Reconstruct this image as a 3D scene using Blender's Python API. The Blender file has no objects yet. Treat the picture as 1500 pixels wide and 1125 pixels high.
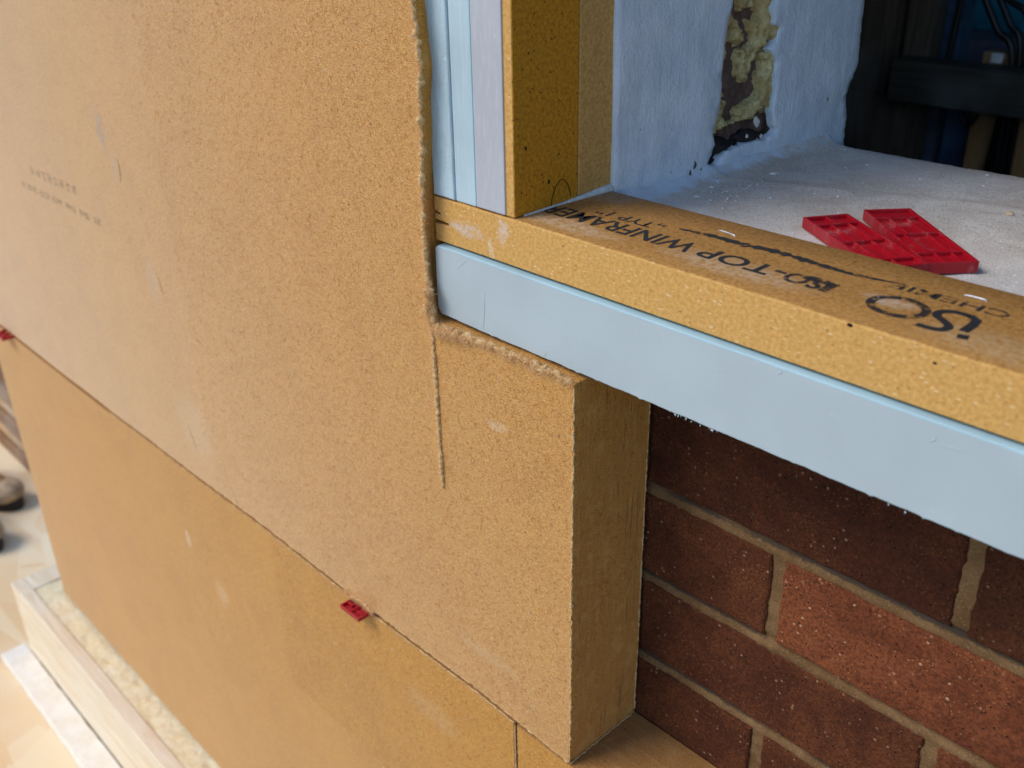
import bpy, bmesh, math, random
import numpy as np
from mathutils import Vector, Matrix, noise
from mathutils.geometry import delaunay_2d_cdt
random.seed(7); rng = np.random.default_rng(11)
R_ = math.radians
scene = bpy.context.scene
C = scene.collection

# ---------------------------------------------------------------- camera, sky, sun, exposure
cam = bpy.data.cameras.new("camera"); camo = bpy.data.objects.new("camera", cam); C.objects.link(camo)
camo.location = (0.360545, -0.391071, 0.592272)
camo.rotation_euler = (1.0965454, 0.0184733, 0.8053031)
cam.sensor_width = 36.0; cam.lens = 1461.87/1500*36; cam.clip_start = 0.02; cam.clip_end = 500
cam.dof.use_dof = True; cam.dof.focus_distance = 0.64; cam.dof.aperture_fstop = 9.0
scene.camera = camo

SUN_EL, SUN_AZ = R_(46), R_(214)           # azimuth measured clockwise from +Y (north): sun front-left of the wall
world = bpy.data.worlds.new("World"); scene.world = world; world.use_nodes = True
wn = world.node_tree; bg = wn.nodes["Background"]
sky = wn.nodes.new("ShaderNodeTexSky"); sky.sky_type = 'NISHITA'; sky.sun_disc = False
sky.sun_elevation = SUN_EL; sky.sun_rotation = SUN_AZ
sky.air_density = 1.0; sky.dust_density = 0.4; sky.ozone_density = 2.0
wn.links.new(sky.outputs[0], bg.inputs[0]); bg.inputs[1].default_value = 0.15
sl = bpy.data.lights.new("sun", 'SUN'); sl.energy = 1.5; sl.angle = R_(28); sl.color = (1.0, 0.94, 0.85)
so = bpy.data.objects.new("sun", sl); C.objects.link(so)
sdir = Vector((math.sin(SUN_AZ)*math.cos(SUN_EL), math.cos(SUN_AZ)*math.cos(SUN_EL), math.sin(SUN_EL)))
so.rotation_euler = sdir.to_track_quat('Z', 'Y').to_euler(); so.location = sdir*10
scene.view_settings.view_transform = 'Standard'; scene.view_settings.look = 'None'
scene.view_settings.exposure = 0.50; scene.view_settings.gamma = 1.0

# ---------------------------------------------------------------- helpers (all lengths in millimetres)
MM = 0.001
def tag(o, label=None, cat=None, group=None, kind=None):
    if label: o['label'] = label
    if cat: o['category'] = cat
    if group: o['group'] = group
    if kind: o['kind'] = kind
    return o
def thing(name, label, cat, loc, group=None, rot=(0,0,0)):
    o = bpy.data.objects.new(name, None); C.objects.link(o); o.empty_display_size = 0.02
    o.location = Vector(loc)*MM; o.rotation_euler = rot
    return tag(o, label, cat, group)
def wloc(o):
    v = Vector((0,0,0))
    while o: v += o.location; o = o.parent
    return v
def link(name, me, mats, parent=None, local=False, smooth=False, kind=None, loc=None):
    o = bpy.data.objects.new(name, me); C.objects.link(o)
    for m in (mats if isinstance(mats, (list, tuple)) else [mats]): me.materials.append(m)
    if smooth: me.polygons.foreach_set('use_smooth', [True]*len(me.polygons))
    if parent is not None:
        o.parent = parent
        if not local:
            me.transform(Matrix.Translation(-wloc(parent)))
    elif loc is not None:
        v = Vector(loc)*MM; me.transform(Matrix.Translation(-v)); o.location = v
    if kind: o['kind'] = kind
    return o
def obj(name, bm, mats, parent=None, local=False, smooth=False, kind=None, loc=None):
    bmesh.ops.recalc_face_normals(bm, faces=bm.faces[:])
    bm.transform(Matrix.Scale(MM, 4))
    me = bpy.data.meshes.new(name); bm.to_mesh(me); bm.free()
    return link(name, me, mats, parent, local, smooth, kind, loc)
def pydata(name, V, F, mats, parent=None, smooth=False, kind=None, loc=None):
    me = bpy.data.meshes.new(name)
    me.from_pydata((np.asarray(V, float)*MM).tolist(), [], F.tolist() if hasattr(F, 'tolist') else F)
    me.update()
    return link(name, me, mats, parent, False, smooth, kind, loc)
def nz(x, y=0., z=0., s=1.): return noise.noise(Vector((x*s, y*s, z*s)))
def box(bm, a, b, bev=0.0, seg=1):
    r = bmesh.ops.create_cube(bm, size=1.0)
    vs = r['verts']; a, b = Vector(a), Vector(b)
    for v in vs:
        v.co = Vector([(a[i]+b[i])/2 + v.co[i]*(b[i]-a[i]) for i in range(3)])
    if bev:
        es = list({e for v in vs for e in v.link_edges})
        bmesh.ops.bevel(bm, geom=es, offset=bev, segments=seg, profile=0.6, affect='EDGES')
def bxo(name, a, b, mats, parent=None, bev=0.6, **k):
    bm = bmesh.new(); box(bm, a, b, bev, 2 if bev else 1); return obj(name, bm, mats, parent, **k)
def tube(bm, pts, r, n=8, cap=True):
    pts = [Vector(p) for p in pts]; rings = []
    up = Vector((0.13, 0.31, 0.94))
    for i, p in enumerate(pts):
        t = (pts[min(i+1, len(pts)-1)] - pts[max(i-1, 0)]).normalized()
        a = t.cross(up)
        if a.length < 1e-3: a = t.cross(Vector((1, 0, 0)))
        a.normalize(); b = t.cross(a)
        rr = r(i/(len(pts)-1)) if callable(r) else r
        rings.append([bm.verts.new(p + (a*math.cos(2*math.pi*k/n) + b*math.sin(2*math.pi*k/n))*rr) for k in range(n)])
    for A, B in zip(rings, rings[1:]):
        for k in range(n): bm.faces.new((A[k], A[(k+1) % n], B[(k+1) % n], B[k]))
    if cap: bm.faces.new(rings[0][::-1]); bm.faces.new(rings[-1])
def spline(pts, n):
    P = [Vector(p) for p in pts]; P = [P[0]*2-P[1]] + P + [P[-1]*2-P[-2]]; out = []
    for i in range(1, len(P)-2):
        for k in range(n):
            t = k/n; a, b, c, d = P[i-1], P[i], P[i+1], P[i+2]
            out.append(0.5*((2*b)+(c-a)*t+(2*a-5*b+4*c-d)*t*t+(3*b-a-3*c+d)*t**3))
    out.append(P[-2]); return out
def dense(poly, step, closed=True, jit=0.0, seed=0, stepf=None):
    """resample a polyline, jittering each new point sideways by smooth noise"""
    out = []; n = len(poly); m = n if closed else n-1; s = 0.0
    for i in range(m):
        a, b = poly[i], poly[(i+1) % n]; L = math.hypot(b[0]-a[0], b[1]-a[1])
        st = stepf(a, b) if stepf else step
        k = max(1, int(L/st)); nx, ny = -(b[1]-a[1])/max(L, 1e-9), (b[0]-a[0])/max(L, 1e-9)
        for j in range(k):
            t = j/k; x, y = a[0]+(b[0]-a[0])*t, a[1]+(b[1]-a[1])*t
            w = jit*(nz(x*.35, y*.35, seed) + .6*nz(x*.09, y*.09, seed+5)) if (jit and j > 0) else 0
            out.append((x+nx*w, y+ny*w))
    if not closed: out.append(poly[-1])
    return out
def slab(bm, outline, rings, fmap, warp=None, back=True, jit=0.0, seed=0, inner=(), deep=None):
    """outline: 2-D loop (counter-clockwise). rings: [(depth, inset)] from back to front; last ring is capped.
    returns cap face.  side faces get material index 1"""
    n = len(outline); nrm = []
    for i in range(n):
        a, b, c = outline[i-1], outline[i], outline[(i+1) % n]
        d1 = Vector((b[0]-a[0], b[1]-a[1])); d2 = Vector((c[0]-b[0], c[1]-b[1]))
        d1 = d1.normalized() if d1.length > 1e-9 else d2.normalized(); d2 = d2.normalized() if d2.length > 1e-9 else d1
        t = d1+d2
        t = t.normalized() if t.length > 0.2 else d1
        nrm.append((-t.y, t.x))
    R = []; last = []
    for d, ins in rings:
        row = []; last = []
        for i, (u, v) in enumerate(outline):
            if deep and d > .6:
                k_ = min(1, (d-.6)/4.0); u, v = u+(deep[i][0]-u)*k_, v+(deep[i][1]-v)*k_
            j = jit*nz(u*.5+seed, v*.5, d*.6)*(1 if d < 4 else .35) if 0 < d < 70 and jit else 0
            uu, vv = u+nrm[i][0]*(ins+j), v+nrm[i][1]*(ins+j)
            if warp: uu, vv = warp(uu, vv, d)
            row.append(bm.verts.new(fmap(uu, vv, d))); last.append(Vector((uu, vv)))
        R.append(row)
    for A, B in zip(R, R[1:]):
        for i in range(n):
            f = bm.faces.new((A[i], A[(i+1) % n], B[(i+1) % n], B[i])); f.material_index = 1
    if not inner and n < 60:
        bm.faces.new(R[-1]).material_index = 0; cap = []
    else:                                       # constrained triangulation: exact for notched outlines
        pts = last + [Vector(p) for p in inner]
        vs, es, fs, ov, oe, of = delaunay_2d_cdt(pts, [(i, (i+1) % n) for i in range(n)], [], 1, 1e-5)
        d0 = rings[-1][0]; mv = []; cap = []
        for k, v in enumerate(vs):
            o = [q for q in ov[k] if q < n]
            if o: mv.append(R[-1][o[0]])
            else: mv.append(bm.verts.new(fmap(v.x, v.y, d0))); cap.append(mv[-1])
        for f in fs:
            if len({mv[i] for i in f}) == 3 and bm.faces.get([mv[i] for i in f]) is None: bm.faces.new([mv[i] for i in f]).material_index = 0
    if back and n < 60: bm.faces.new(R[0][::-1]).material_index = 1
    return cap
# ribbons: many small fibres in one mesh -------------------------------------------------
def fibres(name, P, T, N, L, W, curl, mat, parent, seg=3, kind='stuff'):
    """P roots, T directions, N = side the curl bends to, all (n,3); ribbons of seg quads"""
    n = len(P); T = T/np.linalg.norm(T, axis=1)[:, None]
    B = np.cross(T, N); B /= (np.linalg.norm(B, axis=1)[:, None]+1e-9); Nn = np.cross(B, T)
    V = np.zeros((n, seg+1, 2, 3))
    for s in range(seg+1):
        t = s/seg
        c = P + T*(L*t)[:, None] + Nn*(curl*L*t*t)[:, None] + B*(0.35*L*curl*math.sin(3.0*t))[:, None]
        w = (W*(1-0.75*t*t)/2)[:, None]
        V[:, s, 0] = c - B*w; V[:, s, 1] = c + B*w
    base = (np.arange(n)*(seg+1)*2)[:, None]
    F = []
    for s in range(seg):
        F.append(base + np.array([[2*s, 2*s+1, 2*s+3, 2*s+2]]))
    F = np.concatenate(F, 0)
    return pydata(name, V.reshape(-1, 3), F, mat, parent, kind=kind)

# ---------------------------------------------------------------- materials
def new_mat(name, rough=0.8, spec=0.3):
    m = bpy.data.materials.new(name); m.use_nodes = True
    nt = m.node_tree; b = nt.nodes["Principled BSDF"]
    b.inputs['Roughness'].default_value = rough; b.inputs['Specular IOR Level'].default_value = spec
    return m, nt, b
class G:
    """tiny node-graph builder"""
    def __init__(s, nt): s.nt = nt; s.tc = nt.nodes.new("ShaderNodeTexCoord"); s.P = s.tc.outputs['Object']
    def n(s, t, **k):
        x = s.nt.nodes.new(t)
        for a, v in k.items(): setattr(x, a, v)
        return x
    def L(s, a, b): s.nt.links.new(a, b)
    def setin(s, sock, v):
        if hasattr(v, 'is_output') or isinstance(v, bpy.types.NodeSocket): s.L(v, sock)
        else: sock.default_value = v
    def map(s, rot=(0,0,0), scale=(1,1,1), loc=(0,0,0), src=None):
        m = s.n("ShaderNodeMapping"); s.L(src or s.P, m.inputs[0])
        m.inputs['Rotation'].default_value = rot; m.inputs['Scale'].default_value = scale; m.inputs['Location'].default_value = loc
        return m.outputs[0]
    def noise(s, scale, detail=4, rough=.6, dist=0, vec=None, col=False):
        x = s.n("ShaderNodeTexNoise"); s.L(vec or s.P, x.inputs['Vector'])
        x.inputs['Scale'].default_value = scale; x.inputs['Detail'].default_value = detail
        x.inputs['Roughness'].default_value = rough; x.inputs['Distortion'].default_value = dist
        return x.outputs['Color' if col else 'Fac']
    def voro(s, scale, vec=None, feature='F1', out='Distance', rnd=1):
        x = s.n("ShaderNodeTexVoronoi", feature=feature); s.L(vec or s.P, x.inputs['Vector'])
        x.inputs['Scale'].default_value = scale; x.inputs['Randomness'].default_value = rnd
        return x.outputs[out]
    def ramp(s, v, lo, hi, a=0., b=1.):
        x = s.n("ShaderNodeMapRange", interpolation_type='SMOOTHSTEP'); s.setin(x.inputs[0], v)
        for i, q in enumerate((lo, hi, a, b)): x.inputs[i+1].default_value = q
        return x.outputs[0]
    def math(s, op, a, b=0.5):
        x = s.n("ShaderNodeMath", operation=op); s.setin(x.inputs[0], a); s.setin(x.inputs[1], b); return x.outputs[0]
    def mix(s, f, a, b, mode='MIX'):
        x = s.n("ShaderNodeMix", data_type='RGBA', blend_type=mode)
        s.setin(x.inputs['Factor'], f)
        for sock, v in ((x.inputs[6], a), (x.inputs[7], b)):
            if isinstance(v, tuple): sock.default_value = (*v, 1)
            else: s.L(v, sock)
        return x.outputs[2]
    def bump(s, h, strength, dist, prev=None):
        x = s.n("ShaderNodeBump"); s.L(h, x.inputs['Height'])
        x.inputs['Strength'].default_value = strength; x.inputs['Distance'].default_value = dist
        if prev: s.L(prev, x.inputs['Normal'])
        return x.outputs[0]
    def xyz(s):
        x = s.n("ShaderNodeSeparateXYZ"); s.L(s.P, x.inputs[0]); return x.outputs
    def blob(s, c, r, warp=0.0, wscale=80):
        """soft ellipsoid mask round c (metres, object space) with radii r"""
        src = s.P
        if warp:
            a = s.n("ShaderNodeVectorMath", operation='SCALE'); nn = s.n("ShaderNodeVectorMath", operation='SUBTRACT')
            s.L(s.noise(wscale, 3, .6, col=True), nn.inputs[0]); nn.inputs[1].default_value = (.5, .5, .5)
            s.L(nn.outputs[0], a.inputs[0]); a.inputs['Scale'].default_value = warp
            ad = s.n("ShaderNodeVectorMath", operation='ADD'); s.L(s.P, ad.inputs[0]); s.L(a.outputs[0], ad.inputs[1]); src = ad.outputs[0]
        d = s.n("ShaderNodeVectorMath", operation='SUBTRACT'); s.L(src, d.inputs[0]); d.inputs[1].default_value = c
        e = s.n("ShaderNodeVectorMath", operation='DIVIDE'); s.L(d.outputs[0], e.inputs[0]); e.inputs[1].default_value = r
        l = s.n("ShaderNodeVectorMath", operation='LENGTH'); s.L(e.outputs[0], l.inputs[0])
        return s.ramp(l.outputs['Value'], 1.0, 0.35)

def fibre_mat(name, dark, mid, pale, marks=(), sheen=.92, srough=.41, along=None, contrast=1.0, coat=1.0):
    """wood-fibre board. along: axis scaling for layered (cut) faces"""
    m, nt, b = new_mat(name, .95, .12); g = G(nt)
    if along:
        v = g.map(scale=along)
        base = g.noise(820, 5, .65, .4); lay = g.noise(240, 4, .6, .3, vec=v); blot = g.noise(70, 4, .6); big = g.noise(14, 3, .5)
        c = g.mix(g.ramp(base, .36, .64), dark, mid)
        c = g.mix(g.math('MULTIPLY', g.ramp(lay, .48, .75), .40), c, pale)
        c = g.mix(g.ramp(blot, .48, .72, 0, .45), c, pale)
        lines = g.map(scale=tuple(.02 if q < .5 else 1 for q in along)); crack = g.math('MULTIPLY', g.ramp(g.math('ABSOLUTE', g.math('SUBTRACT', g.noise(60, 1, .4, .1, vec=lines), .47)), .010, .003), g.ramp(g.noise(26, 3, .6), .52, .62))
        c = g.mix(g.math('MULTIPLY', crack, .55), c, tuple(q*.4 for q in dark))
        h = g.math('ADD', base, g.math('MULTIPLY', lay, .5)); h = g.math('SUBTRACT', h, g.math('MULTIPLY', crack, 1.2))
        nrm = g.bump(h, .9, .0009)
        c = g.mix(g.ramp(big, .3, .7, 0, .35), c, tuple(q*.75 for q in mid))
    else:
        w = g.n("ShaderNodeVectorMath", operation='ADD'); g.L(g.P, w.inputs[0])
        sc = g.n("ShaderNodeVectorMath", operation='SCALE'); g.L(g.noise(260, 2, .5, col=True), sc.inputs[0]); sc.inputs['Scale'].default_value = .0024
        g.L(sc.outputs[0], w.inputs[1]); W = w.outputs[0]
        base = g.noise(1350, 4, .62, .3)
        blot = g.noise(470, 5, .68)
        c = g.mix(g.ramp(base, .38, .62), dark, mid)
        c = g.mix(g.ramp(blot, .42, .66, 0, .55*contrast), c, pale)
        fsum = None; hs = base
        for i, (ang, sc_) in enumerate(((.35, 520), (1.15, 560), (-.5, 480), (-1.2, 540), (2.6, 500))):
            mv = g.map(rot=(0, ang, 0), scale=(.16, 1, 1), loc=(i*3.1, 0, i*1.7), src=W)
            f = g.ramp(g.noise(sc_*3.7, 1.5, .5, vec=mv), .58, .68)
            fsum = f if fsum is None else g.math('MAXIMUM', fsum, f)
            mv2 = g.map(rot=(0, ang+.4, 0), scale=(.16, 1, 1), loc=(i*5.3, 0, i*2.9+9), src=W)
            dk = g.ramp(g.noise(sc_*3.7, 1.5, .5, vec=mv2), .62, .71)
            c = g.mix(g.math('MULTIPLY', dk, .62*contrast), c, tuple(q*.55 for q in dark))
        c = g.mix(g.math('MULTIPLY', fsum, .72*contrast), c, pale)
        spk = g.ramp(g.noise(900, 2, .5), .70, .76)
        c = g.mix(g.math('MULTIPLY', spk, .5), c, tuple(q*.35 for q in dark))
        pit = g.ramp(g.voro(42, rnd=1), .055, .03); c = g.mix(g.math('MULTIPLY', pit, .75), c, tuple(q*.3 for q in dark))
        cl = g.noise(17, 5, .6, .4); c = g.mix(g.ramp(cl, .56, .34, 0, .13), c, tuple(q*.80 for q in dark))
        big = g.noise(5.5, 4, .55)
        c = g.mix(g.ramp(big, .35, .7, 0, .26), c, tuple(.5*a+.5*p for a, p in zip(mid, pale)))
        h = g.math('ADD', g.math('MULTIPLY', base, .7), g.math('MULTIPLY', fsum, .55))
        nrm = g.bump(g.math('ADD', h, blot), .5, .0004)
        nrm = g.bump(g.noise(28, 3, .5), .25, .004, nrm)
    for (ctr, rad, col, amt, wp) in marks:
        k = g.blob(ctr, rad, wp)
        k = g.math('MULTIPLY', k, g.ramp(g.noise(330, 4, .7), .38, .6, .35, 1))
        c = g.mix(g.math('MULTIPLY', k, amt*.6), c, col)
    g.L(c, b.inputs['Base Color']); g.L(nrm, b.inputs['Normal'])
    if not along: b.inputs['Coat Weight'].default_value = coat; b.inputs['Coat Roughness'].default_value = .46; b.inputs['Coat IOR'].default_value = 1.5
    b.inputs['Sheen Weight'].default_value = sheen; b.inputs['Sheen Roughness'].default_value = srough
    b.inputs['Sheen Tint'].default_value = (.98, .985, .86, 1)
    return m

DK, MD, PL = (.37, .118, .004), (.62, .226, .009), (.76, .42, .10)
# marks sit in the panels' own object space (metres): smudge, faint dirt, pale rub
M_face = fibre_mat("fibreboard_face", DK, MD, PL, marks=[
    ((-.640, 0, .372), (.012, .03, .030), (.20, .19, .20), .75, .02),
    ((-.622, 0, .338), (.010, .03, .022), (.36, .32, .28), .55, .02),
    ((-.585, 0, .228), (.016, .03, .030), (.42, .36, .30), .55, .02),
    ((-.55, 0, .07), (.05, .03, .05), (.66, .50, .32), .45, .03),
    ((-.070, 0, .262), (.012, .03, .006), (.75, .58, .38), .8, .01),
    ((-.090, 0, .05), (.05, .03, .008), (.70, .50, .28), .4, .02)])
M_face2 = fibre_mat("fibreboard_face_lower", DK, (.61, .215, .004), (.71, .38, .06), sheen=.55, srough=.36, coat=.6, marks=[
    ((-.628, 0, -.115), (.008, .03, .018), (.80, .68, .52), .8, .01),
    ((-.560, 0, -.16), (.02, .03, .02), (.74, .58, .38), .5, .02),
    ((-.165, 0, -.065), (.05, .03, .02), (.66, .46, .25), .4, .02)])
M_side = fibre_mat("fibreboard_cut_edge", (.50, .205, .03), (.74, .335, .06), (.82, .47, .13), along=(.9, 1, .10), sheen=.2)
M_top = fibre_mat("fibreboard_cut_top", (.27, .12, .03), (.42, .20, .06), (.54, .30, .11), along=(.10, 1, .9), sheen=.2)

def fibre_strand(name, cols, sheen=.0):
    m, nt, b = new_mat(name, .9, .1); g = G(nt)
    ge = g.n("ShaderNodeNewGeometry"); cr = g.n("ShaderNodeValToRGB"); g.L(ge.outputs['Random Per Island'], cr.inputs[0])
    el = cr.color_ramp.elements
    while len(el) < len(cols): el.new(.5)
    for i, c in enumerate(cols): el[i].position = i/(len(cols)-1); el[i].color = (*c, 1)
    g.L(cr.outputs[0], b.inputs['Base Color']); b.inputs['Sheen Weight'].default_value = sheen
    tl = g.n("ShaderNodeBsdfTranslucent"); g.L(cr.outputs[0], tl.inputs[0]); mx = g.n("ShaderNodeMixShader"); mx.inputs[0].default_value = .5   # thin fibres let light through
    g.L(b.outputs[0], mx.inputs[1]); g.L(tl.outputs[0], mx.inputs[2]); g.L(mx.outputs[0], nt.nodes['Material Output'].inputs[0])
    return m
M_strand = fibre_strand("loose_fibre", [(.36, .15, .02), (.54, .26, .05), (.64, .36, .10), (.72, .47, .19), (.80, .62, .36)])
M_white = fibre_strand("pale_hair", [(.80, .66, .46), (.88, .80, .66)])
M_fluff = fibre_strand("torn_fluff", [(.72, .42, .16), (.80, .52, .24), (.86, .62, .34), (.90, .72, .48)])
M_roll = fibre_mat("torn_fibre_matting", (.62, .35, .12), (.76, .48, .21), (.86, .62, .34), sheen=.2, coat=0)

# --- composite window profile
def profile_mat(name, base, dark, pale, speck, pale_amt=.75, rub=(), scale=1.0, dark_amt=.45):
    m, nt, b = new_mat(name, .7, .25); g = G(nt)
    n1 = g.noise(420*scale, 5, .65); n2 = g.noise(60, 3, .5)
    c = g.mix(g.ramp(n1, .36, .62), dark, base)
    c = g.mix(g.ramp(n2, .4, .7, 0, .3), c, tuple(q*.82 for q in base))
    v = g.voro(380*scale, vec=g.map(rot=(.3, .5, .2), scale=(.45, 1, 1.2)), rnd=1)
    gate = g.ramp(g.noise(120, 3, .6), .42, .6)
    chip = g.math('MULTIPLY', g.ramp(v, .26, .14), gate)
    c = g.mix(g.math('MULTIPLY', chip, pale_amt), c, pale)
    v2 = g.voro(210*scale, vec=g.map(rot=(.4, .9, .2), scale=(.6, 1, 1)))
    c = g.mix(g.math('MULTIPLY', g.ramp(v2, .15, .08), dark_amt), c, speck)
    v3 = g.voro(75, vec=g.map(rot=(.2, .4, .9)))
    c = g.mix(g.ramp(v3, .06, .04, 0, dark_amt), c, tuple(q*.35 for q in speck))
    for (ctr, rad, col, amt) in rub:
        k = g.math('MULTIPLY', g.blob(ctr, rad, .012, 120), g.ramp(g.noise(260, 4, .7), .36, .62, .1, 1))
        c = g.mix(g.math('MULTIPLY', k, amt), c, col)
    g.L(c, b.inputs['Base Color'])
    h = g.math('ADD', n1, g.math('MULTIPLY', g.ramp(v, .3, .1), .6))
    g.L(g.bump(h, .5, .0004), b.inputs['Normal'])
    return m
# object space of the sill rail: its root sits at (-137, 11, 374.5) mm
M_prof = profile_mat("profile_sawn_face", (.70, .385, .115), (.56, .285, .07), (.84, .62, .32), (.25, .12, .03),
    rub=[((.030, 0, .014), (.022, .02, .006), (.62, .52, .46), .8), ((.066, 0, .020), (.006, .02, .012), (.66, .56, .50), .7),
         ((.054, 0, .006), (.003, .02, .012), (.72, .58, .40), .8)])
M_film = profile_mat("profile_pressed_face", (.47, .235, .062), (.32, .145, .034), (.60, .38, .16), (.09, .04, .010), pale_amt=.4, dark_amt=.7,
    rub=[((.10, .015, .03), (.06, .012, .02), (.55, .40, .26), .7), ((.22, .022, .03), (.06, .016, .02), (.56, .40, .25), .65),
         ((.30, .035, .03), (.018, .008, .02), (.60, .46, .34), .7), ((.085, .078, .03), (.03, .02, .02), (.50, .38, .27), .6),
         ((.36, .02, .03), (.05, .02, .02), (.52, .36, .20), .5)])
M_jamb = profile_mat("upright_pressed_face", (.62, .29, .018), (.40, .175, .010), (.45, .27, .09), (.045, .022, .008), pale_amt=.4, dark_amt=1.0)
M_jamb2 = profile_mat("upright_planed_strip", (.62, .38, .12), (.48, .26, .07), (.72, .50, .22), (.13, .07, .03), pale_amt=.5)

def foam_mat(name, col, spread=.10, grain=900, bump=.25, streak=None, scuff=.4):
    m, nt, b = new_mat(name, .62, .3); g = G(nt)
    n = g.noise(grain, 3, .6); big = g.noise(16, 4, .55)
    c = g.mix(g.ramp(big, .3, .7), tuple(q*(1-spread) for q in col), tuple(min(.95, q*(1+spread*.6)) for q in col))
    if streak:
        s = g.noise(500, 3, .6, vec=g.map(scale=streak)); c = g.mix(g.ramp(s, .45, .72, 0, .5), c, tuple(min(.95, q*1.16) for q in col))
        n = g.math('ADD', n, s)
    d = g.noise(130, 5, .75); c = g.mix(g.ramp(d, .62, .78, 0, scuff), c, (.86, .90, .91))
    d2 = g.noise(45, 5, .7, .6); c = g.mix(g.ramp(d2, .62, .8, 0, scuff), c, tuple(q*.66 for q in col))
    g.L(c, b.inputs['Base Color']); g.L(g.bump(n, bump, .0004), b.inputs['Normal'])
    g.L(g.ramp(big, .3, .7, .5, .72), b.inputs['Roughness'])
    return m
M_xps = foam_mat("blue_foam_skin", (.445, .505, .515), .05, 700, .22, scuff=.22)
M_xps_edge = foam_mat("blue_foam_bright_edge", (.40, .58, .64), .08, 600, .3)
M_xps_rough = foam_mat("blue_foam_rough", (.48, .60, .64), .12, 480, .9, streak=(1, 1, .10), scuff=.6)
M_xps_smooth = foam_mat("blue_foam_smooth", (.465, .58, .62), .08, 700, .2, streak=(1, 1, .04))
M_tape = foam_mat("grey_tape", (.46, .46, .48), .05, 1500, .12, streak=(1, 1, .15), scuff=.25)

# --- bricks and mortar
def brick_mat():
    m, nt, b = new_mat("red_brick", .9, .2); g = G(nt)
    oi = g.n("ShaderNodeObjectInfo")
    W = g.n("ShaderNodeVectorMath", operation='ADD'); g.L(g.P, W.inputs[0])
    k = g.n("ShaderNodeVectorMath", operation='SCALE'); k.inputs[0].default_value = (3, 5, 7); g.L(oi.outputs['Random'], k.inputs['Scale']); g.L(k.outputs[0], W.inputs[1]); V = W.outputs[0]
    n1 = g.noise(520, 6, .75, vec=V); n2 = g.noise(24, 4, .6, .5, vec=V)
    lo = g.mix(.5, (.17, .045, .016), (.17, .045, .016)); hi = g.mix(.5, (.30, .088, .030), (.30, .088, .030))
    c = g.mix(g.ramp(n2, .30, .72), lo, hi)
    c = g.mix(g.ramp(n1, .38, .58, .62, 0), c, (.045, .014, .008))
    c = g.mix(g.ramp(n1, .58, .74, 0, .30), c, (.40, .17, .08))
    v = g.voro(150, vec=V); gate = g.ramp(g.noise(40, 3, .5, vec=V), .42, .62)
    gr = g.math('MULTIPLY', g.ramp(v, .19, .10), gate)
    c = g.mix(gr, c, (.66, .37, .19))
    v2 = g.voro(420, vec=V); gr2 = g.math('MULTIPLY', g.ramp(v2, .24, .12), g.ramp(g.noise(60, 2, .5, vec=V), .44, .6))
    c = g.mix(gr2, c, (.46, .20, .07))
    v3 = g.voro(190, vec=g.map(rot=(.5, .8, .3), src=V)); pit = g.ramp(v3, .16, .07)
    c = g.mix(g.math('MULTIPLY', pit, .9), c, (.02, .010, .007))
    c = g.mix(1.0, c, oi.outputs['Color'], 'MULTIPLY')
    g.L(c, b.inputs['Base Color'])
    h = g.math('ADD', n1, g.math('MULTIPLY', gr, .5)); h = g.math('SUBTRACT', h, g.math('MULTIPLY', pit, .7))
    g.L(g.bump(h, .9, .0011, g.bump(n2, .4, .004)), b.inputs['Normal'])
    return m
M_brick = brick_mat()
def sand_mat(name, a, b_, grain=800, speck=(.6, .52, .42), dk=(.12, .09, .07), bs=.9):
    m, nt, b = new_mat(name, .95, .15); g = G(nt)
    n1 = g.noise(grain, 5, .75); n2 = g.noise(35, 4, .6)
    c = g.mix(g.ramp(n2, .33, .68), a, b_)
    c = g.mix(g.ramp(n1, .54, .70, 0, .75), c, speck); c = g.mix(g.ramp(n1, .44, .30, 0, .85), c, dk)
    g.L(c, b.inputs['Base Color']); g.L(g.bump(n1, bs, .0009, g.bump(n2, .4, .003)), b.inputs['Normal'])
    return m
M_mortar = sand_mat("sandy_mortar", (.15, .076, .029), (.235, .13, .056), speck=(.42, .28, .15), dk=(.05, .036, .028))
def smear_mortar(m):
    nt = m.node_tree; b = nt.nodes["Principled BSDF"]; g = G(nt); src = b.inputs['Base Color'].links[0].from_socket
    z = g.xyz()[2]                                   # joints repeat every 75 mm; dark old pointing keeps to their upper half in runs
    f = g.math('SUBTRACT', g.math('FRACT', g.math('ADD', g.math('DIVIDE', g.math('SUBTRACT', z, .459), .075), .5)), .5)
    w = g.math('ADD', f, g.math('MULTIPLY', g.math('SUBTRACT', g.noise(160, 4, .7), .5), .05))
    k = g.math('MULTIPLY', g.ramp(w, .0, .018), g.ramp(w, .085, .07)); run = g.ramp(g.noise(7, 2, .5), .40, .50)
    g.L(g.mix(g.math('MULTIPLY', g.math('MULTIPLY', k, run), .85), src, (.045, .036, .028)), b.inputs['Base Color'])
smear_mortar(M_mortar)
M_mass = sand_mat("rough_masonry", (.12, .085, .065), (.20, .14, .10), 300)
M_dark = sand_mat("dark_cavity_mortar", (.10, .068, .06), (.17, .115, .10), 420, (.16, .125, .10), (.018, .014, .012))
M_cavity_floor = sand_mat("near_black_cavity_floor", (.018, .018, .02), (.04, .036, .034), 500, (.09, .08, .075), (.008, .008, .008))  # near-black mix for the rubble at the foot of the cavity

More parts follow.
